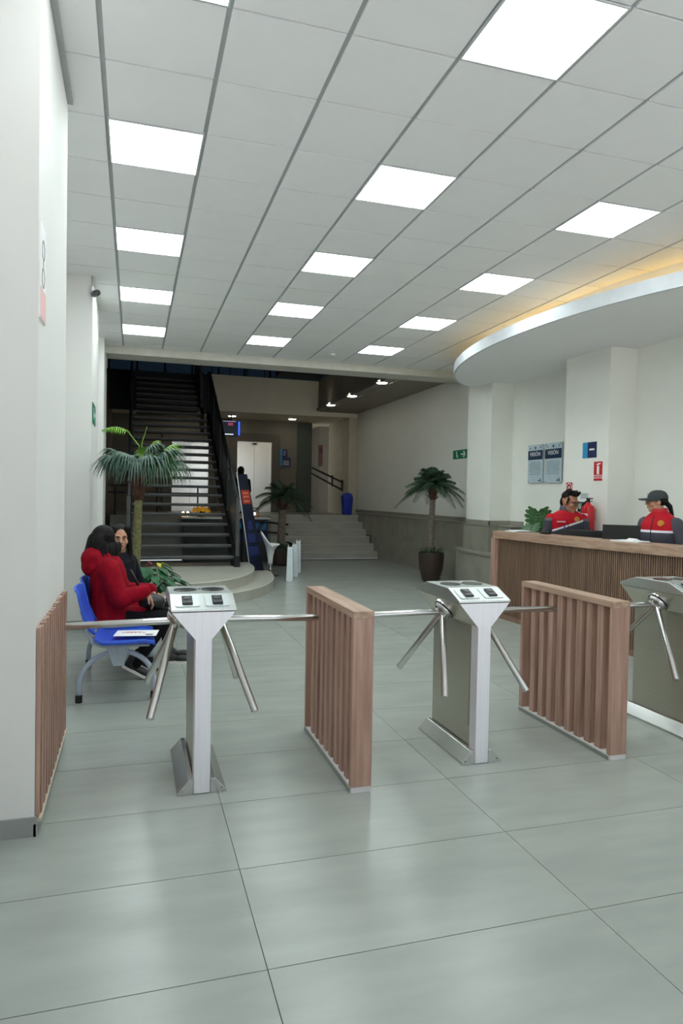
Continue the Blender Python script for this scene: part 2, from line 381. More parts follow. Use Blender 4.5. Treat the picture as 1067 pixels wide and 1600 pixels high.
# rounded low seat wall beside the ledge
rb = thing('curved_bench_wall', (5.6, 10.0, 0), 'low rounded tiled seat wall beside the reception desk', 'bench wall')
def rpoly(g): return [(5.735, 11.25)]+[(5.735-(.38+g)*math.sin(math.pi/2*k/10), 11.25-1.0+(1.0+g*.5)*math.cos(math.pi/2*k/10)) for k in range(1, 11)]+[(5.735-.38-g, 8.9), (5.735, 8.9)]
MB().prism(rpoly(0), 'z', 0, .60).build('base', CLAD, rb, smooth='auto'); MB().prism(rpoly(.025), 'z', .60, .63).build('seat_slab', mat('slab_tile', (150, 148, 136), .35), rb)

# ------------------------------------------------------------------ back of the building
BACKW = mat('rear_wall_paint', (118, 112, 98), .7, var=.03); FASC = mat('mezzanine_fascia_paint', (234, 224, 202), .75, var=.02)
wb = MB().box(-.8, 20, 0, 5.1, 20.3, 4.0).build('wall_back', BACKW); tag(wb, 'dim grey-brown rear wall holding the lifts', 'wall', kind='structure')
mz = MB().box(1.85, 17.95, 3.66, 4.75, 18.25, 4.6).box(-.8, 18.25, 3.7, 9, 24, 4.55).build('ceiling_mezzanine', FASC); tag(mz, 'beige mezzanine slab edge and its underside above the lifts', 'ceiling', kind='structure')
rs_ = MB().box(4.75, 11.95, HC, 6.0, 18.25, 4.6).build('ceiling_side', mat('side_soffit_paint', (150, 142, 130), .75)); tag(rs_, 'low strip of ceiling along the right wall over the palm', 'ceiling', kind='structure')
tr = MB().box(4.70, 11.95, HC-.02, 4.76, 18.0, HC+.05).box(4.95, 11.95, HC-.02, 4.98, 17.95, HC+.01).build('trim_4', mat('soffit_edge_grey', (150, 148, 140), .6)); tag(tr, 'pale edge profiles along the side ceiling strip', 'trim', kind='structure')
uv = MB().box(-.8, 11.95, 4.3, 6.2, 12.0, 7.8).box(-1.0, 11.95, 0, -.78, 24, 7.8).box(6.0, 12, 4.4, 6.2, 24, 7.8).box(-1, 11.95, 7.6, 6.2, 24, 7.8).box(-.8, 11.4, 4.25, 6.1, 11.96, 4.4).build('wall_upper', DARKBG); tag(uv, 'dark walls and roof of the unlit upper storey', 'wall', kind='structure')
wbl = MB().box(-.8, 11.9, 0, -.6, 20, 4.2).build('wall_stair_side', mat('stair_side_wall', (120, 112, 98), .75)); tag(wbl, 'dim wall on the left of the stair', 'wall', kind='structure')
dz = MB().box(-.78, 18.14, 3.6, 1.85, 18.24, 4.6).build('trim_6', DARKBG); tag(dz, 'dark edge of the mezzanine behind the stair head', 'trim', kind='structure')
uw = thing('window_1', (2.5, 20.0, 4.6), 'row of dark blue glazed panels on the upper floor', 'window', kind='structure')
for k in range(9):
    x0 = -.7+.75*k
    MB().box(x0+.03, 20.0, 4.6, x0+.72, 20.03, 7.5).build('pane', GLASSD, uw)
    MB().box(x0-.03, 19.97, 4.55, x0+.03, 20.05, 7.6).build('mullion', BLACKM, uw)
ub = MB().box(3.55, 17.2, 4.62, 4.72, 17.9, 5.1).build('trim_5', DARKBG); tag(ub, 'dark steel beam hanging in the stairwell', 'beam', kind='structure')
gr_ = thing('mezzanine_railing', (3.0, 18.1, 4.6), 'dark railing along the mezzanine edge', 'railing')
MB().tube([(1.85, 18.1, 5.5), (4.75, 18.1, 5.5)], .025).build('handrail', BLACKM, gr_); MB().tube([(-.78, 18.1, 5.05), (-.12, 18.1, 5.05)], .025).build('handrail', BLACKM, gr_)
for k in range(7): MB().box(1.9+.46*k, 18.085, 4.6, 1.93+.46*k, 18.115, 5.5).build('post', BLACKM, gr_)

ELEV = mat('lift_door_steel', (236, 233, 228), .24, 1., scale=3, stretch=(40, 40, 1), var=.04)
FRAME = mat('lift_frame_stone', (82, 74, 60), .4, var=.05)
def lift(n, x0, x1, label):
    d = thing('door_%d' % n, ((x0+x1)/2, 19.98, RF), label, 'lift', kind='structure')
    xm = (x0+x1)/2; y = 19.99
    MB().box(x0+.06, y-.01, RF, xm-.003, y+.0, RF+1.93).build('door_leaf', ELEV, d); MB().box(xm+.003, y-.01, RF, x1-.06, y, RF+1.93).build('door_leaf', ELEV, d)
    MB().box(x0, y-.03, RF, x0+.06, y, RF+2.05).box(x1-.06, y-.03, RF, x1, y, RF+2.05).box(x0+.06, y-.03, RF+1.93, x1-.06, y, RF+2.05).build('jamb', ELEV, d)
    k = MB().box(xm-.09, y-.045, RF+1.95, xm+.09, y-.03, RF+2.03).build('floor_indicator', WHITE, d); MB().box(xm-.05, y-.05, RF+1.97, xm+.05, y-.045, RF+2.01).build('display', BLACK, k)
    f = MB()
    f.prism([(x0, RF), (x0, RF+2.05), (x1, RF+2.05), (x1, RF), (x1+.25, RF), (x1+.25, RF+2.3), (x0-.25, RF+2.3), (x0-.25, RF)], 'y', y-.08, y+.01)
    f.build('frame', FRAME, d)
lift(1, 2.86, 3.88, 'bright steel lift doors in a dark frame to the right of the stair')
lift(2, 1.02, 2.04, 'bright steel lift doors seen between the stair treads')
gd = MB().box(4.66, 19.94, RF, 5.1, 20.0, 3.66).build('door_3', mat('dark_green_panel', (70, 78, 70), .5)); tag(gd, 'tall dark green-grey door panel right of the lift', 'door', kind='structure')
wf = MB().box(4.9, 22.5, 0, 9, 22.7, 3.8).build('wall_corridor', mat('corridor_paint', (206, 202, 194), .75)); tag(wf, 'pale wall at the end of the rear corridor', 'wall', kind='structure')
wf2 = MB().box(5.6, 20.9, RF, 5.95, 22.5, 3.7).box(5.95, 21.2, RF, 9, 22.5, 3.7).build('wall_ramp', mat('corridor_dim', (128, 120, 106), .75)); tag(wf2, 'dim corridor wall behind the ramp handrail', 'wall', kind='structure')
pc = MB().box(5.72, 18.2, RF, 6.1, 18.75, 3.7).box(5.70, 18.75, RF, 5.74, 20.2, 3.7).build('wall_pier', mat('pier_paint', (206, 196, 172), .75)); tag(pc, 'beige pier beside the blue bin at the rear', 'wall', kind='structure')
rc = thing('fire_cabinet', (5.62, 20.85, 2.2), 'dark red fire cabinet on the corridor wall behind the pier', 'cabinet')
MB().box(5.54, 20.8, 2.45, 5.68, 20.9, 3.1).build('box', mat('cabinet_red', (84, 24, 24), .5), rc, bevel=.005); MB().box(5.57, 20.79, 2.85, 5.66, 20.8, 3.0).build('glass', mat('cabinet_glass', (60, 30, 30), .2), rc)
rr = thing('ramp_handrail', (5.4, 19.6, 1.6), 'pair of sloping black handrails on the rear ramp', 'handrail')
for z0, z1 in ((2.42, 1.90), (2.24, 1.68)): MB().tube([(5.12, 20.45, z0), (5.66, 18.55, z1)], .028).build('rail', BLACKM, rr)
for a in (.0, .72, .99): MB().tube([(5.12+.54*a, 20.45-1.9*a, 2.48-.52*a), (5.12+.54*a, 20.45-1.9*a, 2.16-.52*a)], .022).build('post', BLACKM, rr)
# downlights
DL = mat('downlight_warm', (255, 248, 232), .5, var=0, emit=28.)
dls = [((4.77, 13.02, HC), 'round downlight over the potted palm, nearest on the side ceiling'), ((4.77, 15.0, HC), 'round downlight, middle of the three on the side ceiling'), ((4.75, 16.7, HC), 'round downlight, farthest of the three on the side ceiling'),
       ((4.32, 19.2, 3.7), 'round downlight under the mezzanine right of the lift'), ((2.60, 19.2, 3.7), 'round downlight under the mezzanine above the screen'), ((1.22, 19.2, 3.7), 'round downlight under the mezzanine seen through the stair')]
for c, lab in dls:
    t = thing('downlight', c, lab, 'light', 'round rear downlights')
    MB().lathe([(.10, .0), (.10, .022), (.095, .025)], c, 24, (0, 0, -1)).build('lens', DL, t)
    MB().lathe([(.125, 0), (.125, .012), (.11, .018), (.1, .012)], c, 24, (0, 0, -1)).build('ring', WHITE, t)
# rear screen, wayfinding signs
tv = thing('wall_screen', (2.55, 18.9, 3.1), 'lit screen hanging above the left side of the lift', 'screen')
MB().box(2.28, 18.9, 3.10, 2.80, 18.95, 3.54).build('casing', BLACK, tv, bevel=.006)
Tt = on_back_wall(2.54, 18.9, 3.32)
plate(MB(), Tt, .49, .40, 0, .003).build('display', mat('screen_dark', (18, 30, 40), .3, emit=.6), tv)
def spart(nm, c, x, z, w_, h_, e): MB().box(x-w_/2, z-h_/2, .003, x+w_/2, z+h_/2, .005, 0, Tt).build('picture_'+nm, mat('screen_'+nm, c, .3, emit=e), tv)
spart('blue', (60, 90, 220), .215, 0, .05, .38, 1.5); spart('white', (220, 230, 255), -.08, -.17, .28, .025, 1.3); spart('pink', (150, 60, 90), -.02, .11, .14, .08, .8); spart('top', (160, 150, 190), -.05, .185, .36, .015, 1.)
MB().tube([(2.54, 18.93, 3.5), (2.54, 18.93, 3.7)], .02).build('bracket', BLACKM, tv)
ws = thing('wayfinding_sign', (4.25, 19.99, 2.4), 'pair of blue wayfinding plates right of the lift doors', 'sign')
for z0, z1, xr in ((2.64, 2.86, 4.36), (2.36, 2.62, 4.46)):
    p = MB().box(4.12, 19.96, z0, xr, 20, z1).build('plate', NAVY, ws); MB().box(4.12, 19.95, z0, 4.20, 19.96, z1).build('cyan_edge', CYAN, p)
    for q in range(3): MB().box(4.23, 19.952, z0+.05+.05*q, xr-.05, 19.96, z0+.065+.05*q).build('text_line', PAPER, p)

# ------------------------------------------------------------------ stair on its curved platform
PX, PY = .6, 11.8
pf = thing('curved_platform', (.6, 11.0, 0), 'two pale curved tiled steps forming the base of the stair', 'platform')
def half(a, b, cy_, x0=-.44, y1=12.05, n=40):
    pts = []
    for k in range(n+1):
        t = math.pi-math.pi*k/n; x = PX+a*math.cos(t); y = cy_-b*math.sin(t)
        if x > x0: pts.append((x, y))
    return [(x0, y1), (x0, pts[0][1])]+pts+[(pts[-1][0], y1)]
MB().prism(half(1.70, 2.85, 11.95), 'z', 0, .15).build('step', STONE, pf, smooth='auto'); MB().prism(half(1.35, 2.5, 11.8), 'z', .15, .3).build('step', STONE, pf, smooth='auto')
EDGE = mat('platform_edge', (206, 204, 194), .35)
def rim(a, b, cy_, z): return [Vector((PX+a*math.cos(math.pi-math.pi*k/40), cy_-b*math.sin(math.pi-math.pi*k/40), z)) for k in range(8, 41)]
MB().tube(rim(1.352, 2.502, 11.8, .294), .008, 6).build('edge_strip', EDGE, pf); MB().tube(rim(1.702, 2.852, 11.95, .144), .008, 6).build('edge_strip', EDGE, pf)

sr = thing('staircase', (.83, 11.3, .3), 'dark steel open-riser staircase rising to the mezzanine', 'staircase')
Y0, G, RI = 11.4, .28, .17
tread0 = None
for k in range(24):
    y = Y0+G*k; z = .3+RI*(k+1)
    if tread0 is None:
        tread0 = MB().box(-.04, y, z-.05, 1.60, y+.30, z).build('tread', STAIR, sr, bevel=.006)
        MB().box(-.04, y-.004, z-.012, 1.60, y+.025, z+.003).build('nosing_strip', mat('nosing_grey', (112, 114, 112), .5), tread0)
    else:
        c = copy_tree(tread0, sr); c.location = (0, G*k, RI*k)
        if k >= 17: c.scale.x = .9; c.location.x = -.02
SL = RI/G
def nz_(y): return .3+RI+(y-Y0)*SL
def stringer(x0, x1, ya, yb): MB().prism([(ya, max(.3, nz_(ya)-.42)), (yb, nz_(yb)-.42), (yb, nz_(yb)+.02), (ya, nz_(ya)+.02)] if ya > 11.5 else [(11.26, .3), (11.75, .3), (yb, nz_(yb)-.42), (yb, nz_(yb)+.02), (11.26, nz_(11.26)+.02)], 'x', x0, x1).build('stringer', STRING, sr)
stringer(-.12, -.04, 11.26, 18.12); stringer(1.60, 1.69, 11.26, 16.2); stringer(1.46, 1.54, 16.1, 18.12)
def rail_run(x, ya, yb, n):
    MB().tube([(x, ya, nz_(ya)+.96), (x, yb, nz_(yb)+.96)], .025, 10).build('handrail', BLACKM, sr, smooth=True)
    MB().tube([(x, ya, nz_(ya)+.80), (x, yb, nz_(yb)+.80)], .016, 8).build('rail', BLACKM, sr, smooth=True)
    st_ = (yb-ya)/n
    for k in range(n+1):
        y = ya+st_*k
        MB().box(x-.03, y-.03, nz_(y)-.12 if (k or ya > 12) else .3, x+.03, y+.03, nz_(y)+.97).build('baluster_post', STAIR, sr)
        if k < n: MB().prism([(y+.03, nz_(y)+.04), (y+st_-.03, nz_(y+st_-.06)+.04), (y+st_-.03, nz_(y+st_-.06)+.76), (y+.03, nz_(y)+.76)], 'x', x-.006, x+.006).build('infill_panel', PANELD, sr)
rail_run(-.08, 11.4, 18.1, 5); rail_run(1.66, 11.4, 16.2, 4); rail_run(1.50, 16.45, 18.1, 2)
MB().tube([(1.66, 16.2, nz_(16.2)+.96), (1.58, 16.34, nz_(16.2)+.86), (1.50, 16.45, nz_(16.45)+.80)], .022, 8).build('handrail_link', BLACKM, sr, smooth=True)

# ------------------------------------------------------------------ turnstiles
def turnstile(X, Y, label):
    t = thing('turnstile', (X, Y, 0), label, 'turnstile', 'tripod turnstiles')
    B = lambda: MB()
    def L(p): return (p[0]+X, p[1]+Y, p[2])
    def bx(mb, a, b_): return mb.box(X+a[0], Y+a[1], a[2], X+b_[0], Y+b_[1], b_[2])
    bx(B(), (-.041, -.315, .002), (.041, -.235, .778)).build('front_post', STEELF, t, bevel=.004)
    bx(B(), (-.036, -.235, .002), (.036, .285, .80)).build('body', STEEL, t, bevel=.003)
    for sx in (-1, 1):
        p = bx(B(), (sx*.036 if sx > 0 else -.039, -.215, .19), (.039 if sx > 0 else -.036, .265, .76)).build('side_panel', STEEL, t, bevel=.001)
        prof = [(sx*.042, 0), (sx*.122, 0), (sx*.122, .012), (sx*.065, .075), (sx*.042, .075)]
        k = MB().prism([(q[0]+X, q[1]) for q in prof], 'y', Y-.315, Y+.30).build('base_skirt', STEELX, t, bevel=.002)
        for yy in (-.318,): MB().lathe([(.006, 0), (.005, .003)], L((sx*.10, yy, .02)), 8, (0, -1, 0)).build('screw', STEELX, k)
    hp = [(-.157, .912), (.157, .912), (.042, .776), (-.042, .776)]
    MB().prism([(q[0]+X, q[1]) for q in hp], 'y', Y-.311, Y+.285).build('head', STEEL, t, bevel=.003)
    MB().prism([(q[0]*.995+X, q[1]) for q in hp], 'y', Y-.315, Y-.3105).build('daylit_face', STEELF, t, bevel=.001)  # thin sheet added to carry the daylit tone on the head front
    lp = [(-.316, .916), (-.316, .926), (-.168, .984), (.135, .984), (.292, .934), (.292, .905), (.285, .900), (.285, .916)]
    lp = [(-.316, .915), (-.316, .927), (-.168, .984), (.135, .984), (.292, .934), (.292, .915)]
    lid = MB().prism([(q[0]+Y, q[1]) for q in lp], 'x', X-.161, X+.161).build('lid', STEELD, t, bevel=.003)
    up = Vector((0, .148, .057)).normalized()
    for sx in (-.078, .072):
        T = face_T(L((sx, -.240, .9565)), (1, 0, 0), up)
        pts = []
        for qx, qz, a0 in ((.048, .045, 0), (-.048, .045, 90), (-.048, -.045, 180), (.048, -.045, 270)):
            for a in (0, 30, 60, 90):
                an = math.radians(a0+a); pts.append((qx+.012*math.cos(an), qz+.012*math.sin(an)))
        pl_ = MB().prism(pts, 'z', -.002, .005, 0, T).build('reader_plate', mat('plate_silver', (206, 212, 212), .38, 1.), t)
        rd = MB().box(-.026, -.042, .004, .026, .038, .013, 0, T).build('card_reader', BLACK, pl_, bevel=.003)
        MB().prism([(.017*math.cos(a*math.pi/8), .012+.017*math.sin(a*math.pi/8)) for a in range(16)], 'z', .012, .0155, 0, T).box(-.02, -.035, .012, .02, -.018, .0145, 0, T).build('sensor', mat('reader_grey', (70, 76, 80), .3), pl_)
    for sx in (-.072, .072):
        MB().lathe([(.062, -.001), (.062, .003), (.058, .004)], L((sx, -.015, .984)), 28).build('top_disc', mat('disc_dark', (58, 64, 64), .25, .6), t)
    MB().lathe([(.006, 0), (.006, .012), (.002, .014)], L((0, -.02, .984)), 8).build('stud', STEELX, t)
    for sx in (-1, 1):
        a = Vector((sx*.707, 0, -.707)); c = Vector(L((sx*.0975, -.015, .8425)))
        hb = MB().lathe([(.078, -.012), (.078, .010), (.066, .014), (.066, .022), (.058, .038), (.05, .046), (.03, .054), (.01, .057)], c, 28, a).build('hub', STEELX, t, smooth='auto')
        MB().lathe([(.070, .010), (.0705, .018)], c, 28, a).build('hub_ring', BLACKM, hb)
        cen = c+a*.03
        for d in (Vector((sx, 0, -.02)), Vector((sx*.25, -.612, -.75)), Vector((sx*.25, .612, -.75))):
            d.normalize()
            MB().tube([cen+d*.02, cen+d*.548, cen+d*.552], [.0185, .0185, .016], 16).build('arm', STEELX, hb, smooth='auto')
    return t
turnstile(.34, 3.745, 'leftmost steel tripod turnstile beside the waiting bench')
turnstile(1.90, 3.745, 'middle steel tripod turnstile between the two wooden dividers')
t3 = turnstile(3.46, 3.745, 'rightmost steel tripod turnstile, cut by the picture edge')

# ------------------------------------------------------------------ wooden slatted dividers
def divider(X, Y, label):
    t = thing('wooden_divider', (X, Y, 0), label, 'divider', 'slatted dividers')
    MB().box(X-.052, Y-.488, .001, X+.052, Y+.488, .030).build('plinth', mat('plinth_white', (216, 214, 214), .5), t)
    MB().box(X-.056, Y-.470, .002, X-.052, Y+.488, .022).build('plinth_strip', mat('strip_grey', (140, 142, 136), .5), t)
    for y in (-.490, .455): MB().box(X-.055, Y+y, .03, X+.055, Y+y+.035, .885).build('end_post', WOOD, t, bevel=.0015)
    MB().box(X-.056, Y-.491, .885, X+.056, Y+.491, .922).build('top_rail', WOODH, t, bevel=.0015)
    p = (.91)/9
    for k in range(8):
        y = Y-.455+p*(k+1)-.028
        MB().box(X-.042, y, .03, X+.042, y+.052, .885).build('slat', WOOD, t)
    return t
divider(1.115, 3.73, 'slatted wooden divider between the left and middle turnstiles')
divider(2.70, 3.77, 'slatted wooden divider between the middle and right turnstiles')

# ------------------------------------------------------------------ reception desk
DP = [(4.42, 7.78), (4.46, 6.9), (4.52, 6.2), (4.62, 5.55), (4.76, 4.95), (4.95, 4.35), (5.2, 3.8)]
def dpt(s):
    s = s*(len(DP)-1); k = min(int(s), len(DP)-2); a, b = Vector(DP[k]), Vector(DP[k+1]); return a.lerp(b, s-k)
def dnorm(s):
    a, b = dpt(max(0, s-.03)), dpt(min(1, s+.03)); d = (b-a).normalized(); return Vector((d.y, -d.x)) if d.y > 0 else Vector((-d.y, d.x))   # towards the wall
dk = thing('reception_desk', (4.6, 6.2, 0), 'long wooden reception desk with ribbed front and pale top', 'desk')
def strip(s0, s1, o0, o1, z0, z1, n=24):
    L = []
    for k in range(n+1):
        s = s0+(s1-s0)*k/n; p = dpt(s); q = dnorm(s); a, b = p+q*o0, p+q*o1
        L.append([Vector((a.x, a.y, z0)), Vector((a.x, a.y, z1)), Vector((b.x, b.y, z1)), Vector((b.x, b.y, z0))])
    return MB().loft(L)
strip(0, .74, -.03, .36, 1.005, 1.095).build('top', WOODH, dk, bevel=.003); strip(.742, 1, -.03, .36, 1.005, 1.095).build('top', WOODH, dk, bevel=.003)
strip(0, 1, .03, .06, .06, 1.005).build('front_panel', mat('desk_backing', (44, 32, 26), .6), dk)
MB().box(4.385, 7.70, .0, 4.50, 7.80, 1.005).build('end_post', WOOD, dk, bevel=.002); strip(0, 1, 0, .06, 0, .06).build('kick_board', WOODD, dk)
MB().box(4.42, 7.74, .06, 5.25, 7.78, 1.0).build('end_panel', WOOD, dk)
sl = MB(); acc = []; 
N = 150
for k in range(N):
    s = (k+.5)/N; p = dpt(s); q = dnorm(s); d = Vector((q.y, -q.x))
    a = p+q*.008-d*.008; b = p+q*.008+d*.008; c = p+q*.034+d*.008; e = p+q*.034-d*.008
    sl.prism([tuple(a), tuple(b), tuple(c), tuple(e)], 'z', .06, 1.005)
sl = sl.build('front_slats', WOODD, dk); sl['kind'] = 'stuff'; sl['label'] = 'fine vertical wooden ribs of the desk front'
strip(0.02, 1, .36, .80, .70, .74).build('work_surface', WOODH, dk)
# monitors behind the counter
def monitor(x, y, z, rz, w_, h_, label):
    t = thing('computer_monitor', (x, y, .74), label, 'monitor', 'monitors behind the desk')
    R = Matrix.Translation((x, y, z)) @ Matrix.Rotation(rz, 4, 'Z')
    MB().box(-w_/2, -.02, -h_/2, w_/2, .015, h_/2, 0, R).build('casing', BLACK, t, bevel=.006)
    MB().box(-w_/2+.01, .015, -h_/2+.01, w_/2-.01, .018, h_/2-.01, 0, R).build('screen', mat('screen_glass', (30, 40, 52), .15, emit=.3), t)
    MB().box(-.03, -.05, -(z-.75), .03, -.02, 0, 0, R).build('neck', BLACK, t); MB().box(-.11, -.11, -(z-.74), .11, .07, -(z-.752), 0, R).build('foot', BLACK, t)
monitor(4.99, 6.72, 1.02, math.radians(-38), .52, .28, 'dark monitor back in front of the male guard')
monitor(5.0, 6.02, 1.10, math.radians(-42), .50, .30, 'larger dark monitor back in front of the guard in a cap')
pp = MB().box(4.50, 7.42, 1.096, 4.72, 7.66, 1.106).box(4.52, 7.40, 1.106, 4.70, 7.60, 1.116).build('paper_stack', PAPER, org=(4.6, 7.5, 1.096)); tag(pp, 'stack of white papers at the far end of the desk', 'paper')
pp2 = MB().box(-.11, -.15, 0, .11, .15, .012, 0, Matrix.Translation((4.78, 5.72, 1.096)) @ Matrix.Rotation(.3, 4, 'Z')).prism([(-.05, .012), (.0, .035), (.06, .012)], 'y', -.05, .06, 0, Matrix.Translation((4.80, 5.70, 1.096))).build('paper_stack', PAPER, org=(4.78, 5.72, 1.096)); tag(pp2, 'loose white papers on the desk before the guard in a cap', 'paper')
st_ = MB().ell((4.68, 7.05, 1.118), (.05, .07, .022)).box(4.65, 6.98, 1.096, 4.71, 7.12, 1.11).build('stapler', BLACK, org=(4.68, 7.05, 1.096), smooth=True); tag(st_, 'small black object beside the papers on the desk', 'stapler')

# ------------------------------------------------------------------ signs around the reception
def board(y0, y1, z0, z1, word, label):
    x = XR-.02; c = (x, (y0+y1)/2, (z0+z1)/2); w_ = abs(y1-y0); h_ = z1-z0
    t = thing('wall_plaque', (XR, c[1], z0), label, 'sign', 'plaques on the right wall'); T = on_right_wall(*c)
    plate(MB(), T, w_, h_, 0, .012).build('board', mat('plaque_glass', (190, 206, 214), .25), t, bevel=.002)
    sign_part('title_band', mat('plaque_navy', (24, 48, 78), .4), t, T, 0, h_*.23, w_, h_*.24, .012, .014)
    text('lettering', word, .085, T @ Matrix.Translation((0, h_*.25, .0145)), PAPER, t)
    for k in range(8): sign_part('text_line', mat('print_slate', (110, 126, 138), .6), t, T, 0, h_*(.04-.045*k), w_*(.78 if k % 3 else .68), .007, .012, .013)
    for sx in (-.36, 0, .36): disc(t, 'emblem_mark', mat('print_navy', (40, 60, 80), .6), T, w_*sx, h_*.42, .0, .012 if sx else .02, .012, .014, 12)
    for k in range(3): MB().prism([(w_*(.2+.08*k), -h_*.46), (w_*(.26+.08*k), -h_*.46), (w_*(.29+.06*k), -h_*(.40-.02*k))], 'z', .012, .014, 0, T).build('corner_mark', mat('print_navy', (40, 60, 80), .6), t)
    for sx in (-.44, .44):
        for sz in (-.47, .47): MB().lathe([(.008, -.02), (.008, .016)], T @ Vector((w_*sx, h_*sz, 0)), 10, (-1, 0, 0)).build('standoff', STEELX, t)
board(9.46, 9.06, 1.76, 2.35, 'MISIÓN', 'left of two pale glass plaques, headed MISIÓN, on the right wall')
board(9.0, 8.58, 1.76, 2.35, 'VISIÓN', 'right of two pale glass plaques, headed VISIÓN, on the right wall')
CX = 5.58
bs = thing('room_sign', (CX, 7.46, 2.05), 'small blue and cyan square sign high on the column behind the desk', 'sign'); T = on_right_wall(CX, 7.46, 2.15)
plate(MB(), T, .27, .20, 0, .008).build('board', NAVY, bs); sign_part('cyan_band', CYAN, bs, T, -.085, 0, .10, .20, .008, .010); sign_part('text_line', PAPER, bs, T, .05, .005, .10, .022, .008, .010)
fs = thing('fire_sign', (CX, 7.28, 1.75), 'red and white fire extinguisher sign on the column behind the desk', 'sign'); T = on_right_wall(CX, 7.28, 1.875)
plate(MB(), T, .175, .25, 0, .005).build('board', PAPER, fs); sign_part('red_panel', RED, fs, T, 0, .035, .165, .17, .005, .007); sign_part('red_band', RED, fs, T, 0, -.09, .165, .062, .005, .007)
MB().box(-.022, -.04, .007, .022, .065, .009, 0, T).prism([(-.02, .07), (.05, .09), (.05, .1), (.0, .1), (-.03, .085)], 'z', .007, .009, 0, T).build('extinguisher_mark', PAPER, fs)
text('lettering', 'EXTINTOR', .034, T @ Matrix.Translation((0, -.085, .0075)), PAPER, fs)
rg = thing('alarm_sign', (CX, 7.87, 1.62), 'small red and white ring sign above the male guard', 'sign'); T = on_right_wall(CX, 7.87, 1.675)
plate(MB(), T, .13, .13, 0, .005).build('board', RED, rg); disc(rg, 'white_ring', PAPER, T, 0, 0, .045, .056, .005, .007); disc(rg, 'red_ring', mat('print_dark_red', (150, 20, 40), .5), T, 0, 0, .02, .045, .005, .007); sign_part('white_mark', PAPER, rg, T, 0, 0, .022, .03, .005, .008)
nt_ = thing('paper_notice', (CX, 7.55, 1.52), 'small white paper notice above the wall terminal', 'notice'); T = on_right_wall(CX, 7.55, 1.56)
plate(MB(), T, .19, .085, 0, .002).build('sheet', mat('notice_paper', (214, 222, 220), .8), nt_)
for k in range(3): sign_part('text_line', mat('print_slate', (110, 126, 138), .6), nt_, T, 0, .024-.022*k, .14, .008, .002, .003)
dv = thing('access_terminal', (CX, 7.56, 1.36), 'dark wall terminal with small screen next to the extinguisher', 'terminal'); T = on_right_wall(CX, 7.56, 1.42)
plate(MB(), T, .17, .13, 0, .03).build('casing', BLACK, dv, bevel=.008); sign_part('screen', mat('terminal_screen', (120, 160, 150), .3, emit=.3), dv, T, -.02, .01, .07, .075, .03, .032)
fe = thing('fire_extinguisher', (CX-.10, 7.33, 1.02), 'red fire extinguisher hanging on the column behind the desk', 'extinguisher')
c = (CX-.10, 7.33, 1.02)
MB().lathe([(.07, 0), (.082, .02), (.082, .36), (.07, .41), (.03, .44), (.026, .46)], c, 24).build('cylinder', mat('extinguisher_red', (206, 28, 40), .3), fe, smooth='auto')
MB().lathe([(.024, .46), (.024, .50), (.012, .51)], c, 14).box(c[0]-.012, c[1]-.075, c[2]+.50, c[0]+.012, c[1]+.03, c[2]+.515).box(c[0]-.01, c[1]-.07, c[2]+.47, c[0]+.01, c[1]+.02, c[2]+.48).build('valve_handle', BLACK, fe)
MB().tube([(c[0], c[1]+.02, c[2]+.48), (c[0]-.02, c[1]+.09, c[2]+.44), (c[0]-.03, c[1]+.10, c[2]+.3), (c[0]-.03, c[1]+.095, c[2]+.1)], .011, 8).build('hose', BLACK, fe, smooth=True)
Ls = [[Vector((c[0]+.0825*math.cos(a), c[1]+.0825*math.sin(a), c[2]+.20)), Vector((c[0]+.0825*math.cos(a), c[1]+.0825*math.sin(a), c[2]+.32)), Vector((c[0]+.084*math.cos(a), c[1]+.084*math.sin(a), c[2]+.32)), Vector((c[0]+.084*math.cos(a), c[1]+.084*math.sin(a), c[2]+.20))] for a in [math.radians(150+10*k) for k in range(9)]]
MB().loft(Ls).build('paper_label', PAPER, fe); MB().box(c[0]+.07, c[1]-.03, 1.25, CX, c[1]+.03, 1.4).build('wall_bracket', STEELX, fe)
ex = thing('exit_sign', (XR, 11.88, 2.27), 'green exit sign with arrow on the right wall above the palm', 'sign'); T = on_right_wall(XR, 11.88, 2.345)
plate(MB(), T, .58, .17, 0, .008).build('board', GREENS, ex)
MB().box(-.03+.08, -.015, .008, .12+.08, .015, .010, 0, T).prism([(.13, .06), (.19, .06), (.24, 0), (.19, -.06), (.13, -.06), (.18, 0)], 'z', .008, .010, 0, T).build('arrow_mark', PAPER, ex)
MB().box(-.14, -.05, .008, -.11, .03, .010, 0, T).box(-.16, .035, .008, -.12, .06, .010, 0, T).prism([(-.11, -.06), (-.07, -.06), (-.1, 0), (-.13, 0)], 'z', .008, .010, 0, T).build('figure_mark', PAPER, ex)

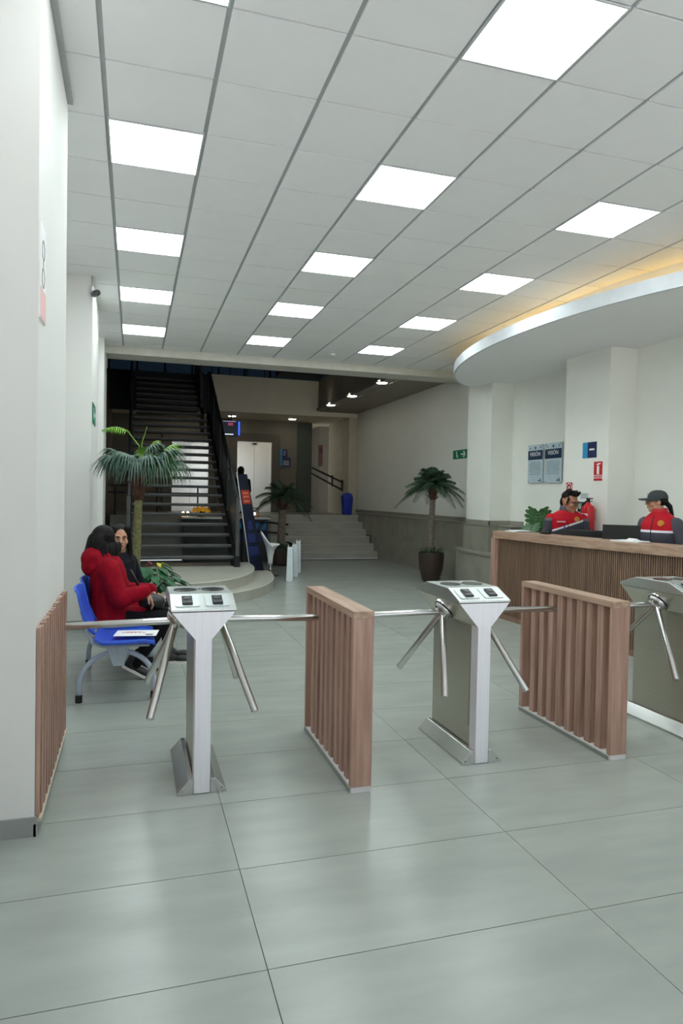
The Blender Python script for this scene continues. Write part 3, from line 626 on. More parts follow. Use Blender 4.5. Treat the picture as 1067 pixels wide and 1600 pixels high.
# ------------------------------------------------------------------ plants
def frond(name, crown, az, length, e0, drop, nl, ll, mt, parent, w_=.014, sweep=.55):
    """feather frond: arching rib with two ranks of leaflets"""
    mb = MB(); d = Vector((math.cos(az), math.sin(az), 0)); side = Vector((-d.y, d.x, 0)); crown = Vector(crown)
    P = lambda s: crown+d*(length*(s*math.cos(e0)+.0))+Vector((0, 0, length*(s*math.sin(e0)-drop*s*s)))
    mb.tube([P(k/8) for k in range(9)], [.009*(1-.8*k/8) for k in range(9)], 5)
    for k in range(nl):
        s = .14+.86*(k+.5)/nl; p = P(s); t = (P(min(1, s+.03))-P(s-.03)).normalized()
        l = ll*(math.sin(math.pi*min(1, .18+.8*s)))**.6*(.9+.2*random.random())
        up = t.cross(side).normalized(); 
        if up.z < 0: up = -up
        for sg in (-1, 1):
            q = (side*sg*(1-sweep*.6)+t*sweep*(.5+s)-Vector((0, 0, .35))).normalized()
            mid = p+q*l*.5+up*.01; tip = p+q*l-Vector((0, 0, l*.22)); wv = t*w_*.5
            mb.add([p-wv*.5, p+wv*.5, mid+wv, tip, mid-wv, mid+up*.004], [(0, 1, 2, 5), (0, 5, 4), (5, 2, 3), (5, 3, 4)])
    return mb.build(name, mt, parent)
def fan(crown, az, el, pet, R, spread, droop, mt, parent, nseg=20, tilt=.0):
    crown = Vector(crown); d = Vector((math.cos(az)*math.cos(el), math.sin(az)*math.cos(el), math.sin(el)))
    hub = crown+d*pet+Vector((0, 0, -.03*pet)); side = Vector((-math.sin(az), math.cos(az), 0)); up = d.cross(side)
    if up.z < 0: up = -up
    mb = MB(); mb.tube([crown, crown+d*pet*.5+Vector((0, 0, .01)), hub], [.009, .007, .005], 6)
    for k in range(nseg):
        a = spread*((k+.5)/nseg-.5)*2; dr = d*math.cos(a)+side*math.sin(a)
        r_ = R*(1-.25*(abs(a)/max(spread, .1))**2)*(.92+.16*random.random()); wd = R*spread*2/nseg*.95
        wdir = (side*math.cos(a)-d*math.sin(a))
        L = []
        for q in range(7):
            s = q/6; p = hub+dr*(r_*s)+up*(.05*R*math.sin(math.pi*s))-Vector((0, 0, droop*R*s**2.4*(1+.2*random.random()*s)))
            p += dr*(-droop*.30*R*s**2.4)
            ww = wd*(s if s < .55 else max(0, (1-s)/.45)*.5)+.0015
            L.append([p-wdir*ww*.5, p+up*ww*.3, p+wdir*ww*.5])
        mb.loft(L, closed=False)
    return mb.build('fan_leaf', mt, parent, smooth=True)
def leafy(center, n, r, h, mt, parent, size=.12, name='leaf', seed=1, flat=.3):
    rg_ = random.Random(seed); c = Vector(center)
    for k in range(n):
        az = 2.399*k+rg_.uniform(-.3, .3); el = rg_.uniform(flat, 1.25); d = Vector((math.cos(az)*math.cos(el), math.sin(az)*math.cos(el), math.sin(el)))
        b = c+Vector((d.x*r*.2, d.y*r*.2, 0)); tipl = rg_.uniform(.6, 1.)
        root = b+Vector((d.x*r*tipl*.55, d.y*r*tipl*.55, d.z*h*tipl)); side = Vector((-math.sin(az), math.cos(az), 0)); s_ = size*rg_.uniform(.75, 1.2)
        out = Vector((math.cos(az), math.sin(az), -.25)).normalized()
        mb = MB(); mb.tube([b, b.lerp(root, .6)+Vector((0, 0, .02)), root], [.004, .003, .002], 5)
        L = []
        for q, ww in enumerate((.05, .7, 1, .8, .45, .02)):
            s = q/5; p = root+out*(s_*s)-Vector((0, 0, s_*.35*s*s)); L.append([p-side*ww*s_*.36+Vector((0, 0, .01)), p, p+side*ww*s_*.36+Vector((0, 0, .01))])
        mb.loft(L, closed=False); mb.build(name, mt, parent, smooth=True)

# fan palm on the left, with underplanting
C0 = Vector((.05, 7.7, 1.80))
fp = thing('fan_palm', (.04, 7.7, 0), 'tall fan palm with bluish leaves in front of the dark stair', 'palm')
tp = [(.02, 7.7, .45), (.02, 7.7, .8), (.035, 7.7, 1.15), (.05, 7.7, 1.48)]
L = []
for k in range(31):
    s = k/30; a = Vector(tp[0]).lerp(Vector(tp[-1]), s); L.append((a, .046-.006*s+.004*(k % 2)))
MB().tube([a for a, _ in L], [b for _, b in L], 12).build('trunk', TRUNKG, fp)
MB().lathe([(.045, 1.42), (.062, 1.50), (.085, 1.60), (.10, 1.70), (.08, 1.80), (.03, 1.86)], (.05, 7.7, 0), 14).build('fibre_collar', FIBRE, fp, smooth=True)
for k in range(16):
    a = 2.4*k; z = 1.52+.017*k; MB().tube([(.05+.07*math.cos(a), 7.7+.07*math.sin(a), z), (.05+.12*math.cos(a), 7.7+.12*math.sin(a), z+.05)], [.014, .004], 5).build('leaf_stub', FIBRE, fp)
R_ = math.radians
for az, el, pet, R, sp, dr, mt in (
    (180, 30, .20, .36, 1.35, .42, LEAFB), (205, 14, .24, .38, 1.35, .55, LEAFB), (235, 20, .20, .36, 1.4, .62, LEAFB), (262, 6, .20, .36, 1.4, .66, LEAFB), (292, 16, .22, .38, 1.4, .62, LEAFB), (318, 4, .24, .38, 1.4, .6, LEAF),
    (340, 26, .26, .40, 1.4, .5, LEAFB), (2, 34, .28, .38, 1.35, .45, LEAFL), (350, 8, .28, .40, 1.4, .6, LEAF), (28, 26, .28, .38, 1.35, .5, LEAF), (322, 44, .20, .34, 1.3, .5, LEAFB), (80, 25, .26, .36, 1.4, .6, LEAF), (130, 25, .26, .36, 1.4, .6, LEAF), (160, 12, .22, .36, 1.4, .6, LEAFB),
    (300, 60, .13, .20, 1.2, .35, LEAFL), (10, 58, .20, .28, 1.2, .4, LEAFL)):
    fan(C0, R_(az), R_(el), pet, R, sp, dr, mt, fp, 22)
frond('young_leaf', C0+Vector((-.10, 0, .34)), R_(186), .34, R_(36), .55, 12, .13, LEAFL, fp, w_=.016, sweep=.2)
MB().tube([C0, C0+Vector((.0, 0, .2)), C0+Vector((-.13, 0, .37))], .006, 6).build('petiole', LEAFL, fp); MB().tube([C0, C0+Vector((.03, 0, .25)), C0+Vector((.08, 0, .42))], [.008, .005, .002], 6).build('spear_leaf', LEAFL, fp)
MB().lathe([(.15, 0), (.19, .02), (.23, .25), (.24, .44), (.225, .46), (.215, .42), (.0, .42)], (.06, 7.7, 0), 24).build('pot', POT, fp, smooth='auto')
up_ = thing('leafy_planting', (.2, 7.55, .42), 'dense green leafy planting with red and yellow flowers at the foot of the fan palm', 'plant')
G2 = mat('leaf_poinsettia', (40, 108, 62), .45, c2=(24, 74, 46), scale=12)
leafy((.16, 7.6, .42), 90, .50, .36, G2, up_, .16, 'leaf', 3, .1); leafy((.22, 7.5, .56), 5, .22, .24, mat('leaf_yellow', (206, 196, 40), .5), up_, .09, 'yellow_leaf', 5, .6)
leafy((.10, 7.5, .58), 2, .25, .3, mat('flower_red', (200, 50, 40), .5), up_, .06, 'red_flower', 8, .5)

# feather palm in a brown pot on the right
def feather(name, x, y, zc, zb, rt, label, n, length, mt, seed, ll=.17, pot=True, tri=(1, .62)):
    random.seed(seed)
    t = thing(name, (x, y, 0), label, 'palm', None); L = []
    for k in range(29): s = k/28; L.append((Vector((x-.02+.03*s, y, zb+(zc-.1-zb)*s)), rt*(1-.12*s)+.006*(k % 2)))
    MB().tube([a for a, _ in L], [b for _, b in L], 12).build('trunk', TRUNKB, t)
    MB().lathe([(rt*.9, zc-.2), (rt*1.35, zc-.12), (rt*1.45, zc-.02), (rt*.9, zc+.08)], (x+.01, y, 0), 14).build('leaf_base', FIBRE, t, smooth=True)
    for k in range(10):
        a = 2.4*k; z = zc-.17+.02*k; MB().tube([(x+.01+rt*1.3*math.cos(a), y+rt*1.3*math.sin(a), z), (x+.01+rt*2.2*math.cos(a), y+rt*2.2*math.sin(a), z+.05)], [.014, .004], 5).build('leaf_stub', FIBRE, t)
    for k in range(n):
        az = 2.399*k+.4; tier = k/n
        e0 = R_(14+66*tier); drop = .82-.44*tier
        frond('frond', (x+.01, y, zc+.02), az, length*(.92+.16*random.random())*(1-.1*tier), e0, drop, 30, ll, mt, t, w_=.013)
    return t
kp = feather('feather_palm', 5.10, 11.2, 1.66, .5, .052, 'potted feather palm in a dark brown pot by the right wall', 34, .66, LEAFD, 21)
MB().lathe([(.13, .0), (.16, .03), (.215, .25), (.232, .45), (.228, .53), (.212, .53), (.205, .48), (.0, .48)], (5.10, 11.2, 0), 28).build('pot', POT, kp, smooth='auto')
gp = thing('grassy_planting', (5.10, 11.2, .48), 'tuft of strappy green leaves in the brown palm pot', 'plant')
rg_ = random.Random(4)
for k in range(44):
    a = 2.399*k; r0 = rg_.uniform(.03, .18); l = rg_.uniform(.22, .36); d = Vector((math.cos(a), math.sin(a), 0)); p = Vector((5.10, 11.2, .48))+d*r0; sd_ = Vector((-d.y, d.x, 0))*.012
    Ls = []
    for q in range(5): s = q/4; pt = p+d*(l*.75*s)+Vector((0, 0, l*(1.25*s-1.0*s*s*(.65+.4*r0/.18)))); Ls.append([pt-sd_*(1-s*.95), pt+sd_*(1-s*.95)])
    MB().loft(Ls, closed=False).build('blade', LEAF, gp)
kc = feather('feather_palm', 3.05, 14.4, 1.38, .3, .085, 'smaller dark palm standing in front of the wide steps', 20, .80, LEAFD, 33, ll=.2)
MB().lathe([(.2, 0), (.26, .03), (.30, .3), (.28, .36), (.0, .34)], (3.05, 14.4, 0), 24).build('pot', POT, kc, smooth='auto')
lp_ = thing('leafy_planting', (3.05, 14.4, .34), 'low dark leaves around the foot of the smaller palm', 'plant'); leafy((3.05, 14.4, .34), 30, .42, .2, LEAFD, lp_, .16, 'leaf', 12, .1)
# monstera behind the desk
mo = thing('monstera_plant', (5.1, 7.95, 0), 'split-leaf monstera in a white pot behind the desk end', 'plant')
MB().lathe([(.12, 0), (.15, .03), (.18, .5), (.17, .5), (.0, .46)], (5.15, 7.98, 0), 20).build('pot', WHITE, mo, smooth='auto')
def monstera(p, right, up, size, mt, stem):
    right, up = Vector(right).normalized(), Vector(up).normalized(); nrm = right.cross(up); p = Vector(p); mb = MB()
    mb.tube([Vector(stem), Vector(stem).lerp(p, .6)+Vector((0, 0, .05)), p], [.012, .009, .006], 6)
    mb.tube([p, p-up*size*.5+nrm*.005, p-up*size], [.006, .005, .002], 5)
    for sg in (-1, 1):
        for k in range(7):
            s = k/7; b0 = p-up*size*(s*.92-.02); b1 = p-up*size*(s*.92+.10)
            l = size*(.52, .62, .64, .60, .5, .36, .2)[k]; q = (right*sg+up*(.55-1.1*s)).normalized()
            a = b0+q*l*.55+up*.035*size; c_ = b1+q*l*.55-up*.035*size; tip = (b0+b1)*.5+q*l-nrm*size*.06
            e = b0+q*l*.85+up*.03*size-nrm*size*.035; e2 = b1+q*l*.85-nrm*size*.035-up*.03*size
            mb.add([b0, a, e, tip, e2, c_, b1], [(0, 1, 5, 6), (1, 2, 4, 5), (2, 3, 4)])
        mb.add([p+up*size*.02, p+up*size*.16+right*sg*size*.12, p+up*size*.14+right*sg*size*.34, p+right*sg*size*.5-up*.0], [(0, 1, 2, 3)])
    return mb.build('leaf', mt, mo)
ML = mat('monstera_green', (58, 106, 50), .4, c2=(40, 84, 40), scale=10)
monstera((5.13, 7.9, 1.34), (.82, -.57, 0), (-.05, .0, 1), .30, ML, (5.15, 7.98, .46))
monstera((5.02, 7.86, 1.16), (.7, -.7, .2), (.5, .2, .7), .22, ML, (5.15, 7.98, .46)); monstera((5.25, 8.0, 1.2), (.8, .5, 0), (-.4, .3, .8), .25, ML, (5.15, 7.98, .46))

# ------------------------------------------------------------------ stool, boards, banner, bin, rear counter
so = thing('bar_stool', (2.42, 12.4, 0), 'white scoop bar stool with chrome base beside the banner', 'stool')
MB().lathe([(.17, .0), (.165, .012), (.05, .03), (.028, .06), (.024, .22)], (2.42, 12.4, 0), 24).build('chrome_base', STEELX, so, smooth='auto')
MB().lathe([(.11, .135), (.118, .142), (.11, .15), (.104, .142), (.11, .135)], (2.42, 12.4, 0), 24).build('foot_ring', STEELX, so, smooth=True); MB().tube([(2.31, 12.4, .142), (2.53, 12.4, .142)], .008, 6).build('ring_spoke', STEELX, so)
def shell(r, dz, n=28):
    loops = []
    for h, rr in ((.22, .045), (.30, .05), (.40, .062), (.48, .09), (.53, .14), (.56, .19)):
        lp2 = []
        for i in range(n):
            a = 2*math.pi*i/n; k = max(0, -math.cos(a)); g = (h-.40)/.16 if h > .4 else 0
            lp2.append(Vector((2.42+(rr*r)*math.cos(a)*(1.05 if k else .9), 12.4+rr*r*math.sin(a), h+dz+.26*g*g*k**1.3+(.03*g if not k else 0))))
        loops.append(lp2)
    return loops
outer = shell(1, 0); inner = shell(.9, .02)[::-1]
MB().loft(outer+inner[:-2]).build('seat', WHITE, so, smooth=True)
bds = [((2.62, 11.66), .60, 'nearest of three white display boards standing in a row'), ((2.86, 12.3), .60, 'middle of three white display boards standing in a row'), ((3.06, 12.9), .62, 'farthest of three white display boards standing in a row')]
for (x, y), h_, lab in bds:
    t = thing('display_board', (x, y, 0), lab, 'display board', 'white boards on the lobby floor')
    MB().box(x-.05, y-.012, .02, x+.05, y+.55, h_).build('panel', PAPER, t, bevel=.003) if False else None
    R2 = Matrix.Translation((x, y, 0)) @ Matrix.Rotation(R_(-14), 4, 'Z')
    MB().prism([(-.058, .012), (-.042, h_), (-.03, h_), (-.045, .012)], 'y', 0, .55, 0, R2).build('panel', PAPER, t); MB().prism([(.058, .012), (.042, h_), (.03, h_), (.045, .012)], 'y', 0, .55, 0, R2).build('panel', PAPER, t)
    MB().prism([(-.055, 0), (-.058, .02), (-.042, h_), (.042, h_), (.058, .02), (.055, 0)], 'y', -.015, 0, 0, R2).build('edge_frame', mat('board_frame', (214, 222, 228), .35), t)
bn = thing('standing_banner', (2.2, 12.57, 0), 'tall navy banner with red badge leaning beside the stair foot', 'banner')
def bq(s, q): # s across, q up
    a, b = Vector((2.06, 12.42, .05)), Vector((2.36, 12.72, .05)); c_, d_ = Vector((1.79, 12.46, 1.87)), Vector((2.01, 12.70, 1.88))
    return a.lerp(b, s).lerp(c_.lerp(d_, s), q)
bnv = (bq(1, 0)-bq(0, 0)).cross(bq(0, 1)-bq(0, 0)).normalized()
if bnv.y > 0 or True:
    bnv = bnv if bnv.y < 0 else -bnv
def bslab(s0, s1, q0, q1, d0, d1, mt, nm):
    pts = [bq(s0, q0), bq(s1, q0), bq(s1, q1), bq(s0, q1)]; mb = MB(); mb.loft([[p+bnv*d0 for p in pts], [p+bnv*d1 for p in pts]]); return mb.build(nm, mt, bn)
bslab(0, 1, 0, 1, -.006, .004, mat('banner_navy', (30, 38, 70), .5, c2=(16, 24, 44), scale=5), 'sheet')
bslab(.15, .9, .70, .84, .004, .006, mat('banner_red', (196, 62, 44), .5), 'red_badge')
for q in (.72, .765, .80): bslab(.28, .78, q, q+.016, .006, .007, mat('banner_pale', (226, 150, 120), .5), 'text_line')
for k in range(3): bslab(.1+.1*k, .9-.1*k, .18+.13*k, .27+.13*k, .004, .005, mat('banner_blue', (44, 60, 120), .5), 'print_shape')
MB().tube([bq(0, -.03), bq(0, 1.02)], .011, 8).build('edge_pole', WHITE, bn, smooth=True)
MB().box(2.03, 12.32, 0, 2.11, 12.52, .05).box(2.32, 12.62, 0, 2.40, 12.82, .05).build('foot', BLACKM, bn)
bi = thing('waste_bin', (5.62, 17.9, RF), 'blue plastic swing-top bin beside the rear pier', 'bin')
Lb = []
for z, a, b in ((0, .12, .10), (.02, .125, .105), (.40, .155, .135), (.44, .16, .14), (.46, .155, .135), (.52, .145, .125), (.57, .11, .10), (.60, .05, .05)):
    Lb.append([Vector((5.60+a*math.copysign(abs(math.cos(t))**.5, math.cos(t)), 17.9+b*math.copysign(abs(math.sin(t))**.5, math.sin(t)), RF+z)) for t in [2*math.pi*k/24 for k in range(24)]])
BB = mat('bin_blue', (34, 58, 176), .4)
MB().loft(Lb[:4]).build('body', BB, bi, smooth='auto'); MB().loft(Lb[3:]).build('lid', BB, bi, smooth='auto'); MB().box(5.55, 17.775, RF+.48, 5.65, 17.79, RF+.50).build('slot', BLACK, bi); MB().box(5.42, 17.87, RF+.47, 5.45, 17.93, RF+.50).build('handle', BLACK, bi)
cn = thing('rear_counter', (2.0, 15.4, 0), 'white-topped counter with purple front behind the stair', 'counter')
MB().box(1.0, 15.15, .95, 2.95, 15.7, .99).build('top', WHITE, cn, bevel=.004); MB().box(1.04, 15.2, 0, 2.9, 15.66, .95).build('body', mat('counter_body', (58, 60, 60), .6), cn); MB().box(2.1, 15.19, .45, 2.9, 15.2, .95).build('print_panel', mat('counter_print', (70, 56, 112), .5, c2=(32, 60, 110), scale=5), cn)
for k in range(4): MB().prism([(2.2+.18*k, .72), (2.28+.18*k, .72), (2.36+.18*k, .92), (2.30+.18*k, .92)], 'y', 15.183, 15.19).build('print_shape', CYAN, cn)
def lantern(x, lab, big):
    t = thing('lantern', (x, 15.4, .99), lab, 'lantern', 'small lamps on the rear counter')
    if big:
        MB().box(x-.09, 15.33, .99, x+.09, 15.47, 1.0).box(x-.09, 15.33, 1.19, x+.09, 15.47, 1.21).build('frame', mat('lantern_wood', (150, 110, 80), .6), t)
        for a, b in ((-.09, 15.33), (.075, 15.33), (-.09, 15.455), (.075, 15.455)): MB().box(x+a, b, 1.0, x+a+.015, b+.015, 1.19).build('post', mat('lantern_wood', (150, 110, 80), .6), t)
    else: MB().lathe([(.03, .99), (.035, 1.0), (.012, 1.01), (.012, 1.05)], (x, 15.4, 0), 12).build('base', STEELX, t)
    MB().ell((x, 15.4, 1.07), (.03, .03, .035)).build('flame_bulb', mat('warm_bulb', (255, 220, 170), .5, var=0, emit=9.), t, smooth=True)
lantern(2.62, 'glowing box lantern on the rear counter right of the banner', True); lantern(1.04, 'small glowing lamp on the rear counter, left of two behind the treads', False); lantern(1.14, 'small glowing lamp on the rear counter, right of two behind the treads', False)
fl = thing('flower_arrangement', (1.42, 15.4, .99), 'golden yellow flower arrangement on the counter behind the stair treads', 'flowers')
MB().lathe([(.05, .99), (.08, 1.0), (.1, 1.08), (.08, 1.12), (.0, 1.11)], (1.42, 15.4, 0), 16).build('vase', POT, fl, smooth=True)
leafy((1.42, 15.4, 1.06), 60, .26, .26, mat('flower_gold_glow', (226, 180, 40), .5, c2=(180, 120, 20), emit=.25), fl, .075, 'blossom', 17, .1)  # blossoms given a faint glow of their own, as if lit
hr = thing('floor_edge_railing', (.9, 15.95, RF), 'black double railing along the edge of the raised rear floor', 'railing')
for z in (1.50, 1.66): MB().tube([(-.55, 15.95, z), (2.45, 15.95, z)], .02).build('rail', BLACKM, hr)
for x in (-.4, .5, 1.4, 2.35): MB().tube([(x, 15.95, RF), (x, 15.95, 1.66)], .018).build('post', BLACKM, hr)
h2 = thing('step_handrail', (2.9, 15.05, 0), 'black sloping handrails left of the wide steps', 'handrail')
for z in (.90, .68): MB().tube([(2.25, 15.05, z+.06), (3.33, 15.05, z-.06)], .025).build('rail', BLACKM, h2)
for x in (2.3, 3.22): MB().tube([(x, 15.05, 0), (x, 15.05, .92)], .02).build('post', BLACKM, h2)

# ------------------------------------------------------------------ waiting bench
bh = thing('waiting_bench', (-.1, 5.75, 0), 'blue plastic three-seat waiting bench with arched grey legs', 'bench')
SEATY = (5.27, 5.82, 6.37)
def seat_shell(y):
    w_ = .235; prof = [(.16, .405), (.155, .43), (.08, .445), (-.08, .438), (-.2, .44), (-.255, .47)]
    L = []
    for x, z in prof: L.append([Vector((x, y-w_, z+.006)), Vector((x, y-w_*.6, z-.004)), Vector((x, y, z-.008)), Vector((x, y+w_*.6, z-.004)), Vector((x, y+w_, z+.006))])
    lo = [[p-Vector((0, 0, .02)) for p in l] for l in L]
    return MB().loft([a+b[::-1] for a, b in zip(L, lo)])
def back_shell(y):
    L = []
    for x, z, w_ in ((-.245, .49, .17), (-.275, .53, .215), (-.315, .62, .225), (-.34, .72, .225), (-.355, .79, .21), (-.375, .815, .19)):
        L.append([Vector((x-.0, y-w_, z)), Vector((x-.012, y-w_*.5, z)), Vector((x-.018, y, z)), Vector((x-.012, y+w_*.5, z)), Vector((x, y+w_, z))])
    lo = [[p+Vector((-.018, 0, -.004)) for p in l] for l in L]
    return MB().loft([a+b[::-1] for a, b in zip(L, lo)])
for y in SEATY:
    se = seat_shell(y).build('seat', BLUEP, bh, smooth='auto', bevel=.005); ba = back_shell(y).build('backrest', BLUEP, bh, smooth='auto', bevel=.004)
    for sg in (-1, 1):
        MB().tube([(.12, y+sg*.17, .405), (-.2, y+sg*.17, .405), (-.27, y+sg*.17, .43), (-.30, y+sg*.17, .50), (-.345, y+sg*.17, .66)], .012, 8).build('seat_tube', GREYT, bh, smooth=True)
MB().box(-.10, 5.1, .34, -.04, 6.62, .40).build('beam', GREYB, bh, bevel=.004)
for y in (5.15, 6.23):
    MB().prism([(-.18, .40), (-.02, .40), (-.055, .255), (-.13, .255)], 'y', y-.035, y+.02).build('bracket', GREYB, bh, bevel=.004)
    for sg, x1 in ((-1, -.36), (1, .155)):
        x0 = -.09; pts = []
        for k in range(13):
            a = math.pi/2*k/12; pts.append((x0+(x1-x0)*math.sin(a), y, .10+.255*math.cos(a)**.9 if k < 12 else .10))
        pts.append((x1, y, .045)); lg = MB().tube(pts, .019, 12).build('leg', GREYT, bh, smooth=True)
        MB().lathe([(.025, 0), (.025, .05), (.02, .055)], (x1, y, 0), 14).build('rubber_foot', BLACK, lg)
pe = thing('paper_sheet', (.02, 5.2, .45), 'printed sheet lying on the empty blue bench seat', 'paper')
Tp = Matrix.Translation((.03, 5.24, .462)) @ Matrix.Rotation(R_(-8), 4, 'Z') @ Matrix.Rotation(R_(0), 4, 'X')
MB().box(-.15, -.105, 0, .15, .105, .002, 0, Tp).build('sheet', PAPER, pe)
for k, a in enumerate((0, 1, 2)): MB().tube([Tp @ Vector((-.05+.03*k+.05*math.cos(t/8*3.1), -.02+.05*math.sin(t/8*3.1), .003)) for t in range(9)], .002, 4).build('red_scribble', mat('ink_red', (220, 120, 130), .6), pe)
MB().box(.07, -.06, .002, .125, -.045, .003, 0, Tp).box(.075, -.085, .002, .12, -.07, .003, 0, Tp).build('black_print', BLACK, pe)

# ------------------------------------------------------------------ people
def frame(fwd, up=(0, 0, 1), roll=0.):
    f = Vector(fwd).normalized(); r = f.cross(Vector(up)).normalized(); u = r.cross(f)
    return Matrix((r, f, u)).transposed()      # columns right, forward, up
def head(mb, c, F, s=1.):
    P = lambda x, y, z: Vector(c)+F @ Vector((x, y, z))*s
    E = lambda p, r: mb.ell(p, tuple(v*s for v in r), F, 16, 10)
    E(P(0, -.012, .03), (.074, .092, .092)); E(P(0, .02, -.045), (.056, .066, .066)); E(P(0, .062, -.088), (.026, .022, .02))
    for sg in (-1, 1):
        E(P(sg*.04, .052, -.022), (.026, .03, .03)); E(P(sg*.077, -.008, -.008), (.011, .02, .03)); E(P(sg*.033, .074, .03), (.026, .016, .011))
    mb.cap(P(0, .082, .018), .010*s, P(0, .104, -.020), .0145*s, 10); E(P(0, .094, -.028), (.021, .013, .01))
    E(P(0, .080, -.050), (.024, .014, .008)); E(P(0, .079, -.062), (.021, .014, .009))
    mb.cap(P(0, -.02, -.06), .052*s, P(0, -.035, -.17), .056*s)
def face_bits(par, c, F, s=1., glasses=False):
    P = lambda x, y, z: Vector(c)+F @ Vector((x, y, z))*s
    for sg in (-1, 1):
        e = MB().ell(P(sg*.032, .0815, .007), (.0135*s, .008*s, .0068*s), F, 10, 7).build('eye', EYEW, par, smooth=True)
        MB().ell(P(sg*.032, .0868, .007), (.0062*s, .0045*s, .0062*s), F, 10, 7).build('iris', EYEB, e, smooth=True)
        MB().tube([P(sg*.014, .091, .027), P(sg*.033, .092, .033), P(sg*.052, .078, .027)], [.0035*s, .0045*s, .002*s], 6).build('eyebrow', HAIR, par, smooth=True)
        MB().tube([P(sg*.018, .086, .014), P(sg*.032, .0905, .0155), P(sg*.046, .080, .012)], .0022*s, 5).build('eyelid', HAIR, par, smooth=True)
    MB().ell(P(0, .0925, -.050), (.022*s, .005*s, .005*s), F).ell(P(0, .0915, -.0605), (.019*s, .005*s, .0058*s), F).build('lips', LIP, par, smooth=True)
    if glasses:
        g = MB()
        for sg in (-1, 1):
            g.tube([P(sg*.034+.025*math.cos(t*math.pi/9), .100, .004+.019*math.sin(t*math.pi/9)) for t in range(19)], .002, 5)
            g.tube([P(sg*.059, .099, .008), P(sg*.078, .03, .010), P(sg*.08, -.01, .006)], .002, 5)
        g.tube([P(-.009, .102, .008), P(.009, .102, .008)], .002, 5); g.build('glasses', mat('glasses_dark', (40, 38, 40), .3), par)
def hand(mb, wr_, d, nrm, curl=.5, s=1.):
    """palm and five separate bent fingers; d = pointing direction, nrm = back-of-hand direction"""
    d = Vector(d).normalized(); nrm = Vector(nrm); nrm = (nrm-d*nrm.dot(d)).normalized(); sd = d.cross(nrm); w0 = Vector(wr_)
    mb.ell(w0+d*.045*s, (.040*s, .050*s, .015*s), Matrix((sd, d, nrm)).transposed(), 12, 8); mb.cap(w0-d*.03*s, .026*s, w0+d*.02*s, .026*s)
    for k, (o, l) in enumerate(((-.030, .060), (-.010, .076), (.010, .080), (.029, .070))):
        a = w0+d*.082*s+sd*o*s; q = (d*math.cos(curl*.6)-nrm*math.sin(curl*.6)); b = a+q*l*.5*s; q2 = (d*math.cos(curl*1.7)-nrm*math.sin(curl*1.7)); e = b+q2*l*.5*s
        mb.cap(a-d*.02*s, .0088*s, b, .0082*s, 8); mb.cap(b, .0082*s, e, .0068*s, 8)
    a = w0+d*.02*s+sd*.030*s; b = a+(d*.5+sd*.75-nrm*.3).normalized()*.04*s; e = b+(d*.85+sd*.2-nrm*.4).normalized()*.03*s
    mb.cap(a, .011*s, b, .0098*s, 8); mb.cap(b, .0098*s, e, .0078*s, 8)
def torso(mb, secs, F):
    """secs: list of (center, half width across, half depth) lofted with rounded sections"""
    L = []
    for c, a, b in secs:
        L.append([Vector(c)+F @ Vector((a*math.copysign(abs(math.cos(t))**.8, math.cos(t)), b*math.copysign(abs(math.sin(t))**.9, math.sin(t)), 0)) for t in [2*math.pi*k/20 for k in range(20)]])
    mb.loft(L)
def shoe(par, heel, d, mt, sole, L_=.25, pitch=0.):
    d = Vector(d).normalized(); F = frame(d); R2 = Matrix.Rotation(pitch, 3, F.col[0]); heel = Vector(heel)
    P = lambda x, y, z: heel+R2 @ (F @ Vector((x, y, z)))
    mb = MB(); mb.ell(P(0, .05, .045), (.038, .06, .045), R2 @ F); mb.ell(P(0, .16, .035), (.042, .085, .033), R2 @ F); mb.cap(P(0, .03, .06), .036, P(0, .03, .10), .04)
    o = mb.skin('shoe', mt, par, .008, 3)
    out = [(.034*math.sin(math.pi*k/8+math.pi/2)*0+x, y) for k, (x, y) in enumerate([(-.03, -.01), (-.04, .05), (-.038, .1), (-.045, .17), (-.03, .235), (0, .25), (.03, .235), (.045, .17), (.038, .1), (.04, .05), (.03, -.01)])]
    mb2 = MB(); mb2.loft([[P(x, y, 0) for x, y in out], [P(x, y, .02) for x, y in out]]); mb2.build('sole', sole, o)

# woman in the red coat, seated, seen from behind her shoulder
RUB = mat('sole_white', (226, 222, 216), .5)
w1 = thing('person', (-.15, 5.82, 0), 'seated person in a red hooded coat and black trousers, dark hair turned away', 'person')
Fh = frame((.55, .8, -.08)); hc = (-.222, 5.86, 1.10)
b = MB(); head(b, hc, Fh, .95); torso(b, [((-.17, 5.82, .46), .15, .11), ((-.19, 5.82, .7), .13, .1), ((-.2, 5.82, .93), .16, .09)], frame((1, 0, 0)))
hand(b, (.105, 5.63, .70), (.55, .25, -.8), (.8, -.1, .55), .6, .95); b.cap((.05, 5.62, .70), .032, (.10, 5.63, .70), .027)
hand(b, (.16, 5.90, .66), (.5, -.5, -.7), (.8, .2, .55), .6, .95)
bd = b.skin('body', SKIN, w1, .0065, 3); face_bits(w1, hc, Fh, .95)
b = MB(); Ft = frame((1, 0, .0))
torso(b, [((-.15, 5.82, .425), .215, .165), ((-.16, 5.82, .50), .225, .17), ((-.175, 5.82, .62), .205, .155), ((-.185, 5.82, .76), .205, .15), ((-.195, 5.82, .87), .21, .14), ((-.2, 5.82, .945), .165, .115), ((-.195, 5.83, .985), .09, .085)], Ft)
for y, e, wv in ((5.63, Vector((-.10, 5.575, .665)), Vector((.085, 5.615, .72))), (6.01, Vector((-.08, 6.06, .66)), Vector((.14, 5.93, .69)))):
    sh = Vector((-.185, y, .90)); b.cap(sh, .088, e, .078); b.cap(e, .078, wv, .056); b.ell(wv, (.045, .055, .05))
